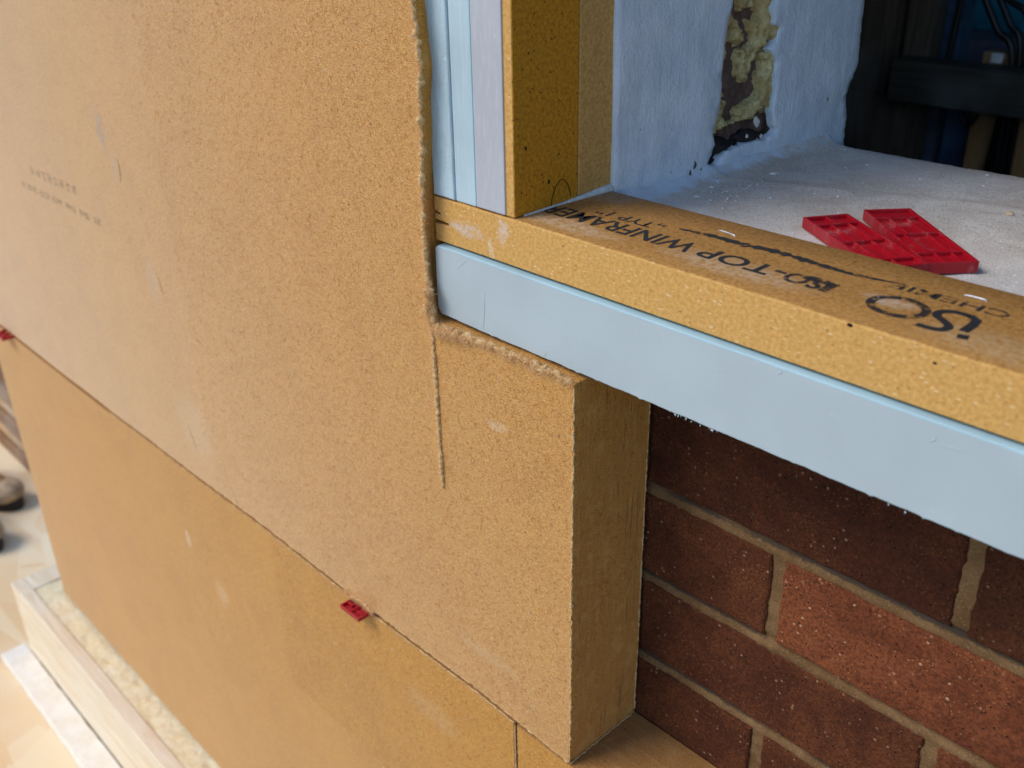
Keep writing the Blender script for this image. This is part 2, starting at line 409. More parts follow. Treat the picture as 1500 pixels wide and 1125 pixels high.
def paint_mat():
    m, nt, b = new_mat("white_wall_paint", .55, .35); g = G(nt)
    st = g.noise(430, 3, .6, .2, vec=g.map(scale=(.7, 1, .12)))
    st2 = g.noise(140, 3, .5, .3, vec=g.map(scale=(.7, 1, .12)))
    gr = g.noise(520, 4, .7); big = g.noise(26, 4, .6)
    c = g.mix(g.ramp(big, .35, .68), (.58, .69, .80), (.70, .80, .89))
    c = g.mix(g.ramp(gr, .40, .27, 0, .45), c, (.34, .34, .36))
    pin = g.voro(60); c = g.mix(g.ramp(pin, .045, .025), c, (.06, .045, .05))
    g.L(c, b.inputs['Base Color'])
    h = g.math('ADD', g.math('MULTIPLY', st, .42), g.math('ADD', g.math('MULTIPLY', st2, .62), g.math('ADD', g.math('MULTIPLY', gr, .75), g.noise(190, 4, .65))))
    g.L(g.bump(h, .7, .0014, g.bump(big, .4, .005)), b.inputs['Normal'])
    return m
M_paint = paint_mat()
def sill_mat():
    m, nt, b = new_mat("dusty_sill_plaster", .95, .12); g = G(nt)
    X = g.xyz()
    n1 = g.noise(900, 5, .75); n2 = g.noise(24, 4, .6, .5); n3 = g.noise(9, 3, .5)
    c = g.mix(g.ramp(n2, .33, .68), (.66, .58, .50), (.80, .73, .65))
    c = g.mix(g.ramp(n3, .42, .62, 0, .5), c, (.60, .48, .38))
    c = g.mix(g.ramp(n1, .55, .72, 0, .9), c, (.86, .84, .80)); c = g.mix(g.ramp(n1, .48, .34, 0, .9), c, (.20, .17, .145))
    v = g.voro(120); c = g.mix(g.ramp(v, .12, .07), c, (.85, .84, .82))
    # paint splashed from the reveal, and a paler dusty front band beside the rail
    d = g.math('ADD', X[0], g.math('MULTIPLY', g.math('SUBTRACT', g.noise(70, 4, .7), .5), .05))
    c = g.mix(g.ramp(d, .020, .006), c, (.68, .76, .84))
    e = g.math('ADD', X[1], g.math('MULTIPLY', g.math('SUBTRACT', g.noise(50, 4, .7), .5), .06))
    c = g.mix(g.ramp(e, .055, .01, 0, .55), c, (.64, .625, .60))
    g.L(c, b.inputs['Base Color']); g.L(g.bump(n1, .9, .0010, g.bump(n2, .35, .005)), b.inputs['Normal'])
    return m
M_sill = sill_mat()
def pufoam():
    m, nt, b = new_mat("yellow_cavity_foam", .9, .15); g = G(nt)
    n = g.noise(160, 5, .7); n2 = g.noise(32, 4, .6, .6); gr = g.noise(700, 3, .6)
    c = g.mix(g.ramp(n, .36, .64), (.42, .33, .13), (.72, .66, .36))
    c = g.mix(g.ramp(n2, .42, .62), c, (.50, .38, .17)); c = g.mix(g.ramp(n2, .62, .74), c, (.40, .19, .06))
    c = g.mix(g.ramp(g.noise(20, 2, .5), .56, .7, 0, .5), c, (.70, .52, .42))
    g.L(c, b.inputs['Base Color']); g.L(g.bump(g.math('ADD', n, g.math('MULTIPLY', gr, .4)), 1.0, .003), b.inputs['Normal'])
    return m
M_foam = pufoam()

def red_mat():
    m, nt, b = new_mat("red_plastic", .38, .45); g = G(nt)
    n = g.noise(240, 4, .7)
    g.L(g.mix(g.ramp(n, .52, .75, 0, .35), (.38, .003, .012), (.50, .025, .035)), b.inputs['Base Color'])
    src = b.inputs['Base Color'].links[0].from_socket; g.L(g.mix(g.ramp(g.noise(55, 5, .75), .55, .72, 0, .28), src, (.55, .30, .28)), b.inputs['Base Color'])
    g.L(g.ramp(n, .35, .65, .3, .55), b.inputs['Roughness'])
    b.inputs['Subsurface Weight'].default_value = .25; b.inputs['Subsurface Radius'].default_value = (.006, .0008, .0008); b.inputs['Subsurface Scale'].default_value = .6
    g.L(g.bump(g.noise(900, 3, .6), .12, .0003), b.inputs['Normal'])
    return m
M_red = red_mat()
def wood_mat(name, a, b_, grain_axis=0, rough=.75, knots=True, scale=1.0):
    m, nt, b = new_mat(name, rough, .25); g = G(nt)
    s = [9*scale]*3; s[grain_axis] = .7*scale
    v = g.map(scale=tuple(s)); n = g.noise(9, 5, .62, 1.2, vec=v); f = g.noise(55, 3, .6, vec=v); big = g.noise(6, 3, .5)
    c = g.mix(g.ramp(n, .33, .67), a, b_); c = g.mix(g.ramp(f, .55, .75, 0, .4), c, tuple(q*.7 for q in a))
    if knots:
        k = g.voro(7, vec=g.map(scale=(.8, 2.2, 2.2))); c = g.mix(g.ramp(k, .12, .05, 0, .9), c, (.25, .11, .03))
    c = g.mix(g.ramp(big, .45, .7, 0, .35), c, tuple(.5*(x+y) for x, y in zip(b_, (.7, .7, .68))))
    g.L(c, b.inputs['Base Color']); g.L(g.bump(g.math('ADD', n, f), .4, .001), b.inputs['Normal'])
    return m
M_rail = wood_mat("dusty_pine", (.74, .57, .37), (.86, .74, .55))
M_plank = sand_mat("whitewashed_plank", (.84, .74, .60), (.90, .82, .70), 160, (.88, .84, .78), (.60, .52, .44), .4)
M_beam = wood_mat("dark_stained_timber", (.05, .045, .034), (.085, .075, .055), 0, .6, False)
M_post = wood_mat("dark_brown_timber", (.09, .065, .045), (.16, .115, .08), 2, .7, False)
M_oak = wood_mat("orange_brown_timber", (.60, .28, .09), (.75, .40, .15), 2, .6, False)
M_stack = wood_mat("pale_sawn_timber", (.38, .22, .10), (.58, .38, .19), 0)
M_stack2 = wood_mat("brown_sawn_timber", (.20, .10, .04), (.32, .17, .07), 0)
def flat(name, col, rough=.6, spec=.3, metal=0., var=.15, sc=60, bs=.2):
    m, nt, b = new_mat(name, rough, spec); g = G(nt); n = g.noise(sc, 4, .65)
    g.L(g.mix(g.ramp(n, .32, .68), tuple(q*(1-var) for q in col), tuple(min(1, q*(1+var)) for q in col)), b.inputs['Base Color'])
    b.inputs['Metallic'].default_value = metal; g.L(g.bump(n, bs, .001), b.inputs['Normal']); return m
M_blue = flat("blue_wall_membrane", (.03, .30, .45), .55, .3, 0, .3, 9)
M_blue2 = flat("blue_painted_stud", (.08, .14, .24), .6, .3, 0, .3, 20)
M_grey = flat("dark_grey_panel", (.12, .13, .18), .6, .3, 0, .3, 14)
M_cable = flat("black_cable_sheath", (.012, .010, .010), .35, .5)
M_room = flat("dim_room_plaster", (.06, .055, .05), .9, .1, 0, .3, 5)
M_metal = flat("galvanised_staple", (.55, .55, .56), .45, .5, .9, .1, 300)
M_seal = flat("pale_sealant", (.60, .62, .64), .6, .3, 0, .15, 160, .6)
M_black = flat("black_spot", (.012, .010, .008), .8, .2)
M_fit = flat("white_fitting", (.8, .8, .78), .5, .3)
M_boot = flat("brown_boot_leather", (.36, .18, .07), .6, .3, 0, .4, 40, .5)
M_sole = flat("dark_boot_sole", (.05, .04, .032), .8, .2)
M_cap = flat("dusty_pale_toecap", (.48, .33, .20), .7, .2, 0, .3, 40, .3)
M_crumb = sand_mat("plaster_crumb", (.62, .60, .57), (.74, .71, .67), 300, (.8, .78, .74), (.4, .36, .32), .6)
M_crumb_tan = sand_mat("tan_crumb", (.55, .40, .22), (.66, .50, .30), 300)
def osb_mat():
    m, nt, b = new_mat("chipboard_floor", .75, .25); g = G(nt); prev = None
    c = None
    for i, (ang, s) in enumerate(((.3, 13), (1.3, 15), (-.7, 12))):
        v = g.map(rot=(0, 0, ang), scale=(.35, 1, 1), loc=(i*4, i, 0)); col = g.voro(s, vec=v, out='Color')
        sp = g.n("ShaderNodeSeparateColor"); g.L(col, sp.inputs[0])
        ci = g.mix(sp.outputs[0], (.80, .52, .26), (.90, .72, .46))
        c = ci if c is None else g.mix(g.ramp(sp.outputs[1], .5, .52), c, ci)
    c = g.mix(g.ramp(g.noise(3, 4, .6), .4, .7, 0, .6), c, (.90, .78, .58))
    g.L(c, b.inputs['Base Color']); g.L(g.bump(g.noise(120, 4, .6), .3, .001), b.inputs['Normal']); return m
M_osb = osb_mat()
def cream_mat():
    m, nt, b = new_mat("cream_wood_fibre_insulation", .95, .1); g = G(nt)
    n = g.noise(120, 5, .7); n2 = g.noise(22, 4, .6)
    c = g.mix(g.ramp(n, .35, .65), (.78, .63, .37), (.88, .76, .50)); c = g.mix(g.ramp(n2, .5, .72, 0, .5), c, (.88, .80, .62))
    g.L(c, b.inputs['Base Color']); g.L(g.bump(n, .8, .003), b.inputs['Normal']); return m
M_cream = cream_mat()
M_ground = sand_mat("bare_ground", (.13, .105, .08), (.20, .165, .13), 60)
def ink_mat(name, lo, hi, col=(.028, .027, .028), dens=1.0, sc=210):
    m, nt, b = new_mat(name, .6, .3); g = G(nt); b.inputs['Base Color'].default_value = (*col, 1)
    t = g.n("ShaderNodeBsdfTransparent"); mx = g.n("ShaderNodeMixShader")
    f = g.math('MULTIPLY', g.ramp(g.noise(sc, 5, .75), lo, hi), dens)
    g.L(f, mx.inputs[0]); g.L(t.outputs[0], mx.inputs[1]); g.L(b.outputs[0], mx.inputs[2])
    g.L(mx.outputs[0], nt.nodes['Material Output'].inputs[0]); return m
M_ink = ink_mat("printed_black_ink", .22, .42)
M_ink_worn = ink_mat("worn_black_ink", .38, .56)
M_ink_faint = ink_mat("faint_stamp_ink", .42, .66, (.16, .14, .12), .5, 260)
M_smear = ink_mat("smeared_black_ink", .34, .5)

# ---------------------------------------------------------------- setting
bxo("ground", (-60000, -60000, -1100), (60000, 60000, -760), M_ground, None, 0, kind='structure')
bxo("floor", (-7000, -2600, -757), (-420, 4200, -725), M_osb, None, 0, kind='structure')

# house wall: solid masonry behind the bricks, window opening from x=-86 to x=1000
bm = bmesh.new()
box(bm, (-1228, 128, -720), (2200, 352, 352))                 # below the sill
box(bm, (-1228, 80, 354), (-170, 352, 2600))                  # left of the opening
box(bm, (1002, 80, 354), (2200, 352, 2600))                   # right of the opening
box(bm, (-168, 80, 1502), (1000, 352, 2600))                  # over the opening
obj("house_wall", bm, M_mass, None, kind='structure')
# dark room behind
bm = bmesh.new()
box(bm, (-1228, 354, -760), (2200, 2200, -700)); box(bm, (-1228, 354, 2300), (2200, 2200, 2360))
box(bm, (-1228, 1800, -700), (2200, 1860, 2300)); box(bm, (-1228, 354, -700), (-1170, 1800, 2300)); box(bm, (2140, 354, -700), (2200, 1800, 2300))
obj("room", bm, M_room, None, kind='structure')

# ---------------------------------------------------------------- brick wall under the window
YB = 78.0
wall = thing("brick_wall", "red brick wall with sandy mortar joints under the pale blue foam strip", "brick wall", (300, YB, -250))
ZA, X1 = 209.0, 217.6
bid = 0
for row in range(-6, 2):                       # row 1 = course above joint A
    z0 = ZA + (row)*75 + 5; z1 = z0 + 65
    z0 -= 75; z1 -= 75
    off = X1 if (row % 2 == 1) else X1 - 112.5
    for k in range(-2, 5):
        xa = off + (k-1)*225 + 5; xb = xa + 215
        if xb < -60 or xa > 860: continue
        if xa < -130: xa = -130
        ol = dense([(xa-.6, z0-.6), (xb+.6, z0-.6), (xb+.6, z1+.6), (xa-.6, z1+.6)], 4, True, 1.1, bid*3.3)
        bm = bmesh.new(); dy = random.uniform(-.7, .7); tl = random.uniform(-.004, .004)
        slab(bm, ol, [(48, 0), (3.0, 0), (1.2, .5), (.25, 1.6), (0, 3.2)], lambda u, v, d: (u, YB+d+dy+(u-xa)*tl, v), jit=.5, seed=bid)
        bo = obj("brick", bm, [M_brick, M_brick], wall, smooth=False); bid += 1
        q = .95 if (row == 0 and 100 < xa < 120) else (.34+.07*random.random() if row == 1 else .52+.16*random.random()); bo.color = (q, q*(.95+.1*random.random()), q, 1)  # upper course toned darker: the foam strip's shade put into its colour
# top course hidden under the foam strip; seen in shade, which is also put into its tone
for k in range(-1, 5):
    xa = X1 - 112.5 + (k-1)*225 + 5; xb = xa+215
    if xb < -60: continue
    ol = dense([(max(xa, -130), 289), (xb, 289), (xb, 349), (max(xa, -130), 349)], 6, True, .9, bid*3.3)
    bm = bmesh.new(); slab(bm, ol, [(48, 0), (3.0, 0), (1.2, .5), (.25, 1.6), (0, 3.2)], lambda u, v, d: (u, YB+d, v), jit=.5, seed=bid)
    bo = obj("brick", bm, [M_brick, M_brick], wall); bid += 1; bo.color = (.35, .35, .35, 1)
gx = np.arange(-135, 1080, 3.2); gz = np.arange(-320, 352, 1.9)
V = []
for z in gz:
    for x in gx:
        # bucket-handle joints, uneven; slumped towards the lower brick arris
        fz = ((z-ZA) % 75); fz = min(fz, 75-fz)
        V.append((x, YB + 2.0 + .7*nz(x*.045, z*.06, 3) + .7*nz(x*.2, z*.2, 8) + .5*nz(x*.6, z*.6, 2) + .9*max(0, 1-abs(((z-ZA+37.5) % 75)-37.5)/9)*max(-.5, min(1, (((z-ZA+37.5) % 75)-37.5)/3.5))*4.0, z))
nx = len(gx); F = [(j*nx+i, j*nx+i+1, (j+1)*nx+i+1, (j+1)*nx+i) for j in range(len(gz)-1) for i in range(nx-1)]
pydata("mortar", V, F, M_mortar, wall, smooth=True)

# ---------------------------------------------------------------- fibreboard panels
def wx(u, v, d): return (u, d, v)
ZT = 319.0
cut = [(-132.5, 320.3), (-134.4, 340), (-136.0, 354), (-136.2, 383), (-135.6, 405), (-134.6, 424), (-132.5, 446), (-132.6, 469), (-129.6, 488), (-131.6, 503), (-133.6, 526), (-134, 560), (-132, 620), (-133, 1500)]
def stepf(a, b): return 2.0 if max(a[0], b[0]) > -700 and max(a[1], b[1]) < 600 and min(a[0], b[0]) > -720 else 12.0
joint_up = [(a, b+2.0*min(1, max(0, (-20-a)/40))) for a, b in [(-1236, -1.5), (-970.9, -3.8), (-796.6, -3.6), (-682.9, -1.7), (-566.7, -1.4), (-436.5, 2.0), (-303.3, 1.0), (-272, .5), (-245.3, .3), (-190.5, .9), (-102, 3.2), (-58.4, 1.3), (-1.3, .9)]]
outer = joint_up + [(0.3, 60), (-.4, 160), (0.2, 260), (-.5, 318.3), (-45, 320.4), (-95, 319.2), (-131, 320)] + cut[1:] + [(-1262, 1500), (-1256, 400), (-1250, 0)]
up = thing("fibreboard_panel", "large notched tan wood-fibre board beside and below the window, above the long joint", "wall panel", (0, 0, 0))
ol = dense(outer, 3, True, .55, 1.0, stepf); dp = dense(outer, 3, True, 0, 1.0, stepf)
def warp_up(u, v, d):
    if v > 322 and u > -160 and d > 3:
        k = min(1, (d-3)/5); return (u - 4.0*k*min(1, max(0, (470-v)/120)) - .8*k, v)
    return u, v
bm = bmesh.new()
cap = slab(bm, ol, [(74.5, 0), (58, 0), (40, 0), (24, 0), (10, 0), (3.5, 0), (1.2, .15), (.4, .5), (0, 1.0)], wx, warp_up, jit=.8, seed=2, deep=dp)
body = obj("board_face", bm, [M_face, M_side], up)
XV = -58.0
def lower(name, label, x0, x1, ztop_pts, ol_seed, mats):
    t = thing(name, label, "wall panel", (0, 0, 0))
    o2 = [(x0, -543), (x1, -543)] + ztop_pts
    bm = bmesh.new()
    cap = slab(bm, dense(o2, 3, True, .45, ol_seed, stepf), [(75.5, 0), (58, 0), (40, 0), (24, 0), (10, 0), (3, 0), (1.0, .15), (.35, .5), (0, 1.0)], wx, jit=.7, seed=ol_seed, deep=dense(o2, 3, True, 0, 0, stepf))
    return t, obj("board_face", bm, mats, t)
jl = [(-1236, -4.6), (-970.9, -6.6), (-796.6, -6.4), (-682.9, -4.3), (-566.7, -4.0), (-436.5, -.6), (-303.3, -1.9), (-245, -2.6), (-190.5, -1.9), (-102, .6), (-60, -1.3)]
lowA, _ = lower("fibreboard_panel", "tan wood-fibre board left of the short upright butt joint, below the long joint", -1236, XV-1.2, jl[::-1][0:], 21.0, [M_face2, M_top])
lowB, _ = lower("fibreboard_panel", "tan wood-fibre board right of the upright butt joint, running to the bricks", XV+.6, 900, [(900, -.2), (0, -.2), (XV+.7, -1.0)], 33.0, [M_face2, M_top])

V = []; F = []
for i, x in enumerate(np.arange(-1230, XV-3, 3.0)):
    zz = float(np.interp(x, [p[0] for p in jl], [p[1] for p in jl])); w_ = .5*nz(x*.1, 3)
    V += [(x, 5.5+w_, zz-.6), (x, 5.0+w_, zz+2.4), (x, 6+w_, zz+7)]
    if i: b0 = 3*i; F += [(b0-3, b0, b0+1, b0-2), (b0-2, b0+1, b0+2, b0-1)]
pydata("gap_filler", V, F, M_roll, lowA, smooth=True)  # pale strip added in the joint so the shaded gap does not go black
# loose surface fibres on the faces
def scatter(parent, n, xr, zr, accept, seed, Lr=(1.6, 4.6), Wr=(.14, .30), mat=None):
    r = np.random.default_rng(seed); x = r.uniform(*xr, n*2); z = r.uniform(*zr, n*2)
    ok = accept(x, z); x, z = x[ok][:n], z[ok][:n]; n = len(x)
    a = r.uniform(0, 2*np.pi, n)
    T = np.stack([np.cos(a), -np.abs(r.normal(.05, .07, n)), np.sin(a)], 1)
    N = np.stack([-np.sin(a)*np.where(r.random(n) < .5, 1, -1), np.full(n, .02), np.cos(a)], 1)
    N = np.stack([r.normal(0, .15, n), np.full(n, -1.), r.normal(0, .15, n)], 1)
    P = np.stack([x, np.full(n, -.04), z], 1)
    L = r.uniform(*Lr, n)*np.where(r.random(n) < .05, 1.7, 1); W = r.uniform(*Wr, n)
    fibres("surface_fibres", P, T, N, L, W, r.uniform(-.05, .12, n), mat or M_strand, parent)
def acc_up(x, z):
    return (z > 6) & (((x < -140)) | ((x < -3) & (z < 312) & ((x > -126) | (z < 185))))
scatter(up, 30000, (-520, -1), (0, 560), acc_up, 1)
scatter(up, 14000, (-1240, -520), (0, 620), acc_up, 2)
scatter(lowA, 9000, (-420, -61), (-200, -4), lambda x, z: x > -1e9, 3)
scatter(lowA, 12000, (-1200, -420), (-540, -8), lambda x, z: x > -1e9, 4)
scatter(up, 420, (-800, -1), (0, 560), acc_up, 21, (2.5, 8), (.25, .5), M_white)
scatter(lowA, 110, (-700, -61), (-300, -8), lambda x, z: x > -1e9, 22, (2.5, 8), (.25, .5), M_white)
r_ = np.random.default_rng(77); n_ = 2600
P_ = np.stack([np.full(n_, .1), r_.uniform(2, 73, n_), r_.uniform(4, 316, n_)], 1); a_ = r_.normal(np.pi/2, .55, n_)
fibres("surface_fibres", P_, np.stack([np.abs(r_.normal(.05, .08, n_)), np.cos(a_), np.sin(a_)], 1), np.stack([np.ones(n_), r_.normal(0, .2, n_), r_.normal(0, .2, n_)], 1), r_.uniform(1.5, 5.5, n_), r_.uniform(.14, .3, n_), r_.uniform(-.05, .15, n_), M_strand, up)
scatter(lowB, 700, (-56, 0), (-70, -3), lambda x, z: x > -1e9, 5)

# torn edges: lumpy matted roll + fibres
def fray(parent, pts, rmin, rmax, nfib, seed, Lr=(1.2, 4.0), spread=1.0, face=(0, -1, 0), lift=0.0, gaps=0.0):
    """pts: 3-D polyline along a torn edge"""
    r = np.random.default_rng(seed)
    P = [Vector(p) for p in pts]; D = [0.]
    for a, b in zip(P, P[1:]): D.append(D[-1]+(b-a).length)
    tot = D[-1]; n = int(tot/.9)+2; path = []
    j = 0
    for i in range(n):
        s = tot*i/(n-1)
        while j < len(P)-2 and s > D[j+1]: j += 1
        t = (s-D[j])/max(1e-6, D[j+1]-D[j]); p = P[j].lerp(P[j+1], t)
        q = Vector((nz(s*.23, seed), nz(s*.19, seed+7)*.6, nz(s*.21, seed+13)))*rmax*.8
        path.append(p + q + Vector(face)*lift)
    bm = bmesh.new(); m = 9
    rings = []
    for i, p in enumerate(path):
        s = tot*i/(n-1); t = (path[min(i+1, n-1)]-path[max(i-1, 0)]).normalized()
        a = t.cross(Vector((.2, 1, .1))).normalized(); b = t.cross(a)
        k = .5+.6*nz(s*.16, seed*1.7, 2)+.5*nz(s*.5, seed, 9)
        rad = rmin + (rmax-rmin)*max(0, min(1, k-gaps))
        if i in (0, n-1): rad *= .2
        ring = []
        for q in range(m):
            an = 2*math.pi*q/m; w = rad*(1+.8*nz(s*.8, q*1.7, seed))*(1+.55*nz(s*.07, seed, 31))
            ring.append(bm.verts.new(p+(a*math.cos(an)+b*math.sin(an))*w))
        rings.append(ring)
    for A, B in zip(rings, rings[1:]):
        for q in range(m): bm.faces.new((A[q], A[(q+1) % m], B[(q+1) % m], B[q]))
    obj("torn_edge", bm, M_roll, parent, smooth=True, kind='stuff')
    idx = r.integers(0, n, nfib); PP = np.array([path[i] for i in idx])
    s = idx*tot/(n-1)
    rad = np.array([rmin+(rmax-rmin)*max(0, min(1, .5+.5*nz(q*.16, seed*1.7, 2)+.35*nz(q*.5, seed, 9)-gaps)) for q in s])
    d = r.normal(0, 1, (nfib, 3)) + np.array(face)*1.0; d /= np.linalg.norm(d, axis=1)[:, None]
    tg = r.normal(0, 1, (nfib, 3))*spread + d*.8
    fibres("frayed_fibres", PP + d*rad[:, None]*.85, tg, d+r.normal(0, .3, (nfib, 3)), r.uniform(*Lr, nfib)*(.5+.5*np.clip(rad/1.5, .3, 1.6)), r.uniform(.10, .24, nfib), r.uniform(-.4, .6, nfib), M_fluff, parent)
E3 = lambda pts, y: [(x, y, z) for x, z in pts]
fray(up, E3([p for p in cut if p[1] < 620][1:], .6), .5, 2.5, 3600, 3, (1.2, 4.2), gaps=.08)
fray(up, E3([(-133.0, 345), (-133.5, 330), (-131, 319), (-124, 316), (-116, 317.5), (-104, 318.5)], -.9), 1.0, 4.2, 2600, 4, (1.5, 5))
fray(up, E3([(-108, 319.4), (-90, 319), (-72, 319.8), (-50, 320.2), (-25, 319.6), (-2, 318)], 1.0), .6, 2.9, 3200, 5, (1.5, 4.8))
fray(up, E3([(-132.4, 318), (-131.2, 273), (-131.1, 229), (-130.2, 186)], -.7), .55, 1.9, 1500, 6, (1.0, 3.2))

fray(up, E3([(-.6, 316), (-.3, 260), (-.8, 160), (-.2, 60), (-1, 2)], .4), .3, 1.2, 1700, 7, (.8, 2.6), gaps=.15)
fray(up, E3([(x, z+.5) for x, z in joint_up if x > -800], .5), .3, 1.0, 3600, 8, (.8, 2.6), gaps=.15)
fray(lowA, E3([(x, z-.4) for x, z in jl if x > -800], .6), .25, .8, 2200, 9, (.8, 2.2), gaps=.2)
fray(up, E3([(-285, 2.6), (-268, 2.6), (-255, 2.8), (-241, 1.8)], -.8), .8, 2.2, 1800, 10, (1.5, 4))
fray(lowA, E3([(XV-1.6, -3), (XV-1.3, -60), (XV-1.6, -120)], .6), .2, .7, 900, 12, (.7, 2))
fray(up, [(-.4, y, 1.2) for y in (1, 20, 45, 74)], .25, .8, 700, 13, (.7, 2.2))
fray(up, [(-.2, 73.9, z) for z in (4, 90, 180, 310)], .3, .8, 900, 14, (.7, 2.2))

bm = bmesh.new(); tf = random.Random(5); TP = []
for i in range(26):                                           # curled clumps of torn fibre in the notch corner and along the top edge
    t = i/25
    if i < 5: x, z = -133.2+tf.uniform(-.8, .8), 338-4.4*i
    elif i < 17: x, z = -131+3.3*(i-5), 318.2+tf.uniform(-1.2, 1.6)
    else: x, z = -88+9.4*(i-17)+tf.uniform(-3, 3), 319.4+tf.uniform(-.5, 1)
    r = tf.uniform(1.2, 2.6)*(1 if 3 < i < 16 else .65); TP.append((x, -.6-r*.3, z, r))
    bmesh.ops.create_icosphere(bm, subdivisions=3, radius=r, matrix=Matrix.Translation((x, -.6-r*.3, z)) @ Matrix.Rotation(tf.uniform(0, 3), 4, 'Y') @ Matrix.Diagonal((1.35, .8, .75, 1)))
for v in bm.verts: v.co += Vector((nz(v.co.x*.5, v.co.y*.5, v.co.z*.5), nz(v.co.z*.5, v.co.x*.5, v.co.y*.5+7), nz(v.co.y*.5+3, v.co.z*.5, v.co.x*.5)))*1.6 + Vector((nz(v.co.x*1.4, v.co.y*1.4, v.co.z*1.4), 0, nz(v.co.z*1.4, v.co.x*1.4, 4)))*.7
obj("torn_tufts", bm, M_roll, up, smooth=True, kind='stuff')
r_ = np.random.default_rng(9); n_ = 1700; ti = r_.integers(0, len(TP), n_); TPa = np.array(TP)[ti]; dd = r_.normal(0, 1, (n_, 3)); dd /= np.linalg.norm(dd, axis=1)[:, None]; dd[:, 1] = -np.abs(dd[:, 1])
fibres("frayed_fibres", TPa[:, :3]+dd*TPa[:, 3:4]*.9, np.cross(dd, r_.normal(0, 1, (n_, 3)))+dd*.5, dd, r_.uniform(1.5, 4.5, n_), r_.uniform(.12, .26, n_), r_.uniform(-.6, .6, n_), M_fluff, up)
# small tears, pencil lines and stamp marks on the faces
def ridge(parent, pts, w, mat, name="torn_flap", h=.8):
    bm = bmesh.new(); tube(bm, spline(E3(pts, -.05), 6), lambda t: w*(.25+.75*math.sin(math.pi*min(1, max(.02, t)))), 6); o = obj(name, bm, mat, parent, smooth=True); return o
ridge(up, [(-577, 244), (-571, 236), (-567, 226), (-566, 217)], .9, M_roll)
ridge(up, [(-615, 350), (-612, 343), (-613, 332), (-616, 324)], .8, M_roll)
ridge(up, [(-570, 70), (-560, 55), (-556, 40)], .6, M_roll)
def decal(parent, name, x0, x1, z0, z1, mat, y=-.12, slope=0.0, holes=0):
    V = []; F = []; n = 24
    for i in range(n+1):
        x = x0+(x1-x0)*i/n; a = nz(x*.2, z0, 4)*.25*(z1-z0)
        V += [(x, y, z0+slope*(x-x0)+a), (x, y, z1+slope*(x-x0)+a*.6)]
    for i in range(n):
        if holes and (i*7+int(x0)) % holes == 0: continue
        F.append((2*i, 2*i+2, 2*i+3, 2*i+1))
    return pydata(name, V, F, mat, parent)
decal(up, "faint_stamp", -872, -735, 286, 296, M_ink_faint, holes=3)
decal(up, "faint_stamp", -915, -690, 262, 270, M_ink_faint, holes=4)
def streak(parent, pts, w, mat, name):
    P = spline([(x, 0, z) for x, z in pts], 8); V = []; F = []
    for i, p in enumerate(P):
        t = (P[min(i+1, len(P)-1)]-P[max(0, i-1)]).normalized(); nn = Vector((-t.z, 0, t.x)); ww = w*(.4+.6*abs(nz(i*.4, w)))
        V += [tuple(p+nn*ww+Vector((0, -.12, 0))), tuple(p-nn*ww+Vector((0, -.12, 0)))]
        if i: F.append((2*i-2, 2*i, 2*i+1, 2*i-1))
    pydata(name, V, F, mat, parent)
streak(lowA, [(-668, -172), (-640, -205), (-615, -245), (-590, -283)], .8, M_ink_faint, "pencil_line")
streak(lowA, [(-650, -200), (-625, -243), (-602, -276)], .8, M_ink_faint, "pencil_line")

# ---------------------------------------------------------------- blue foam strip below the window rail
xps = thing("foam_strip", "long pale blue-grey foam insulation strip running under the orange window rail", "insulation strip", (-134, 7, 322.6))
pts = [(-134.6, 329), (-131.2, 323.7), (-89, 322.9), (-20, 322.6), (60, 322.6), (160, 322.8), (300, 323), (900, 323.2), (900, 372.9), (-131.5, 372.8), (-134, 371)]
ol = []
for i, (x, z) in enumerate(dense(pts, 2.2, True, 0, 0)):
    if z < 323.8: z += .5*nz(x*.07, 3, 1) + .25*nz(x*.6, 9, 2)-.8*max(0, nz(x*.33, 5, 7)-.36)*3
    ol.append((x, z))
bm = bmesh.new(); slab(bm, ol, [(66, 0), (30, 0), (2.0, 0), (.6, .25), (0, .9)], lambda u, v, d: (u, 7+d, v))
obj("foam_body", bm, [M_xps, M_xps_edge], xps)
bm = bmesh.new()                                              # chamfered bright top arris
tube(bm, [(x, 7.55+.2*nz(x*.05, 2), 372.35+.15*nz(x*.03, 1)) for x in np.arange(-131, 880, 6.0)], lambda t: .62, 8); obj("bright_arris", bm, M_xps_edge, xps, smooth=True)
def crease(pts, w=.5):
    w *= .6
    bm = bmesh.new(); tube(bm, spline([(x+.4, 7.02, z+1) for x, z in pts], 6), lambda t: w*(.3+.7*math.sin(math.pi*min(.98, max(.02, t)))), 6); obj("crease", bm, M_xps, xps, smooth=True)
crease([(-85.7, 352), (-86.5, 340), (-87.6, 330), (-89, 322.5)], .55); crease([(-99.8, 370.5), (-106, 365.5), (-112.5, 360)], .35)
crease([(-32, 322.5), (-31.5, 325), (-30.5, 327.5)], .4); crease([(88, 358), (94, 357.6), (99, 357.8)], .35); crease([(128, 367), (131.5, 368.6), (132, 371)], .5); crease([(208, 361), (211, 363), (211.4, 365.4)], .5); crease([(214, 362.2), (220, 362.4), (226, 363.2)], .45)
V = []; F = []
for i in range(15):                                           # ragged foam crumbs along the lower arris
    x = random.choice([random.uniform(-60, 260), random.uniform(62, 100), random.gauss(78, 7)]); s = random.uniform(.25, .7); z = 322.4-random.uniform(0, .8); y = 7.6+random.uniform(-.6, .8)
    b0 = len(V); V += [(x-s, y, z+.6), (x+s, y+.2, z+.6), (x+s*.3, y-.3, z-s*1.2), (x, y+.7, z+.2)]; F += [(b0, b0+1, b0+2), (b0+1, b0+3, b0+2), (b0, b0+2, b0+3)]
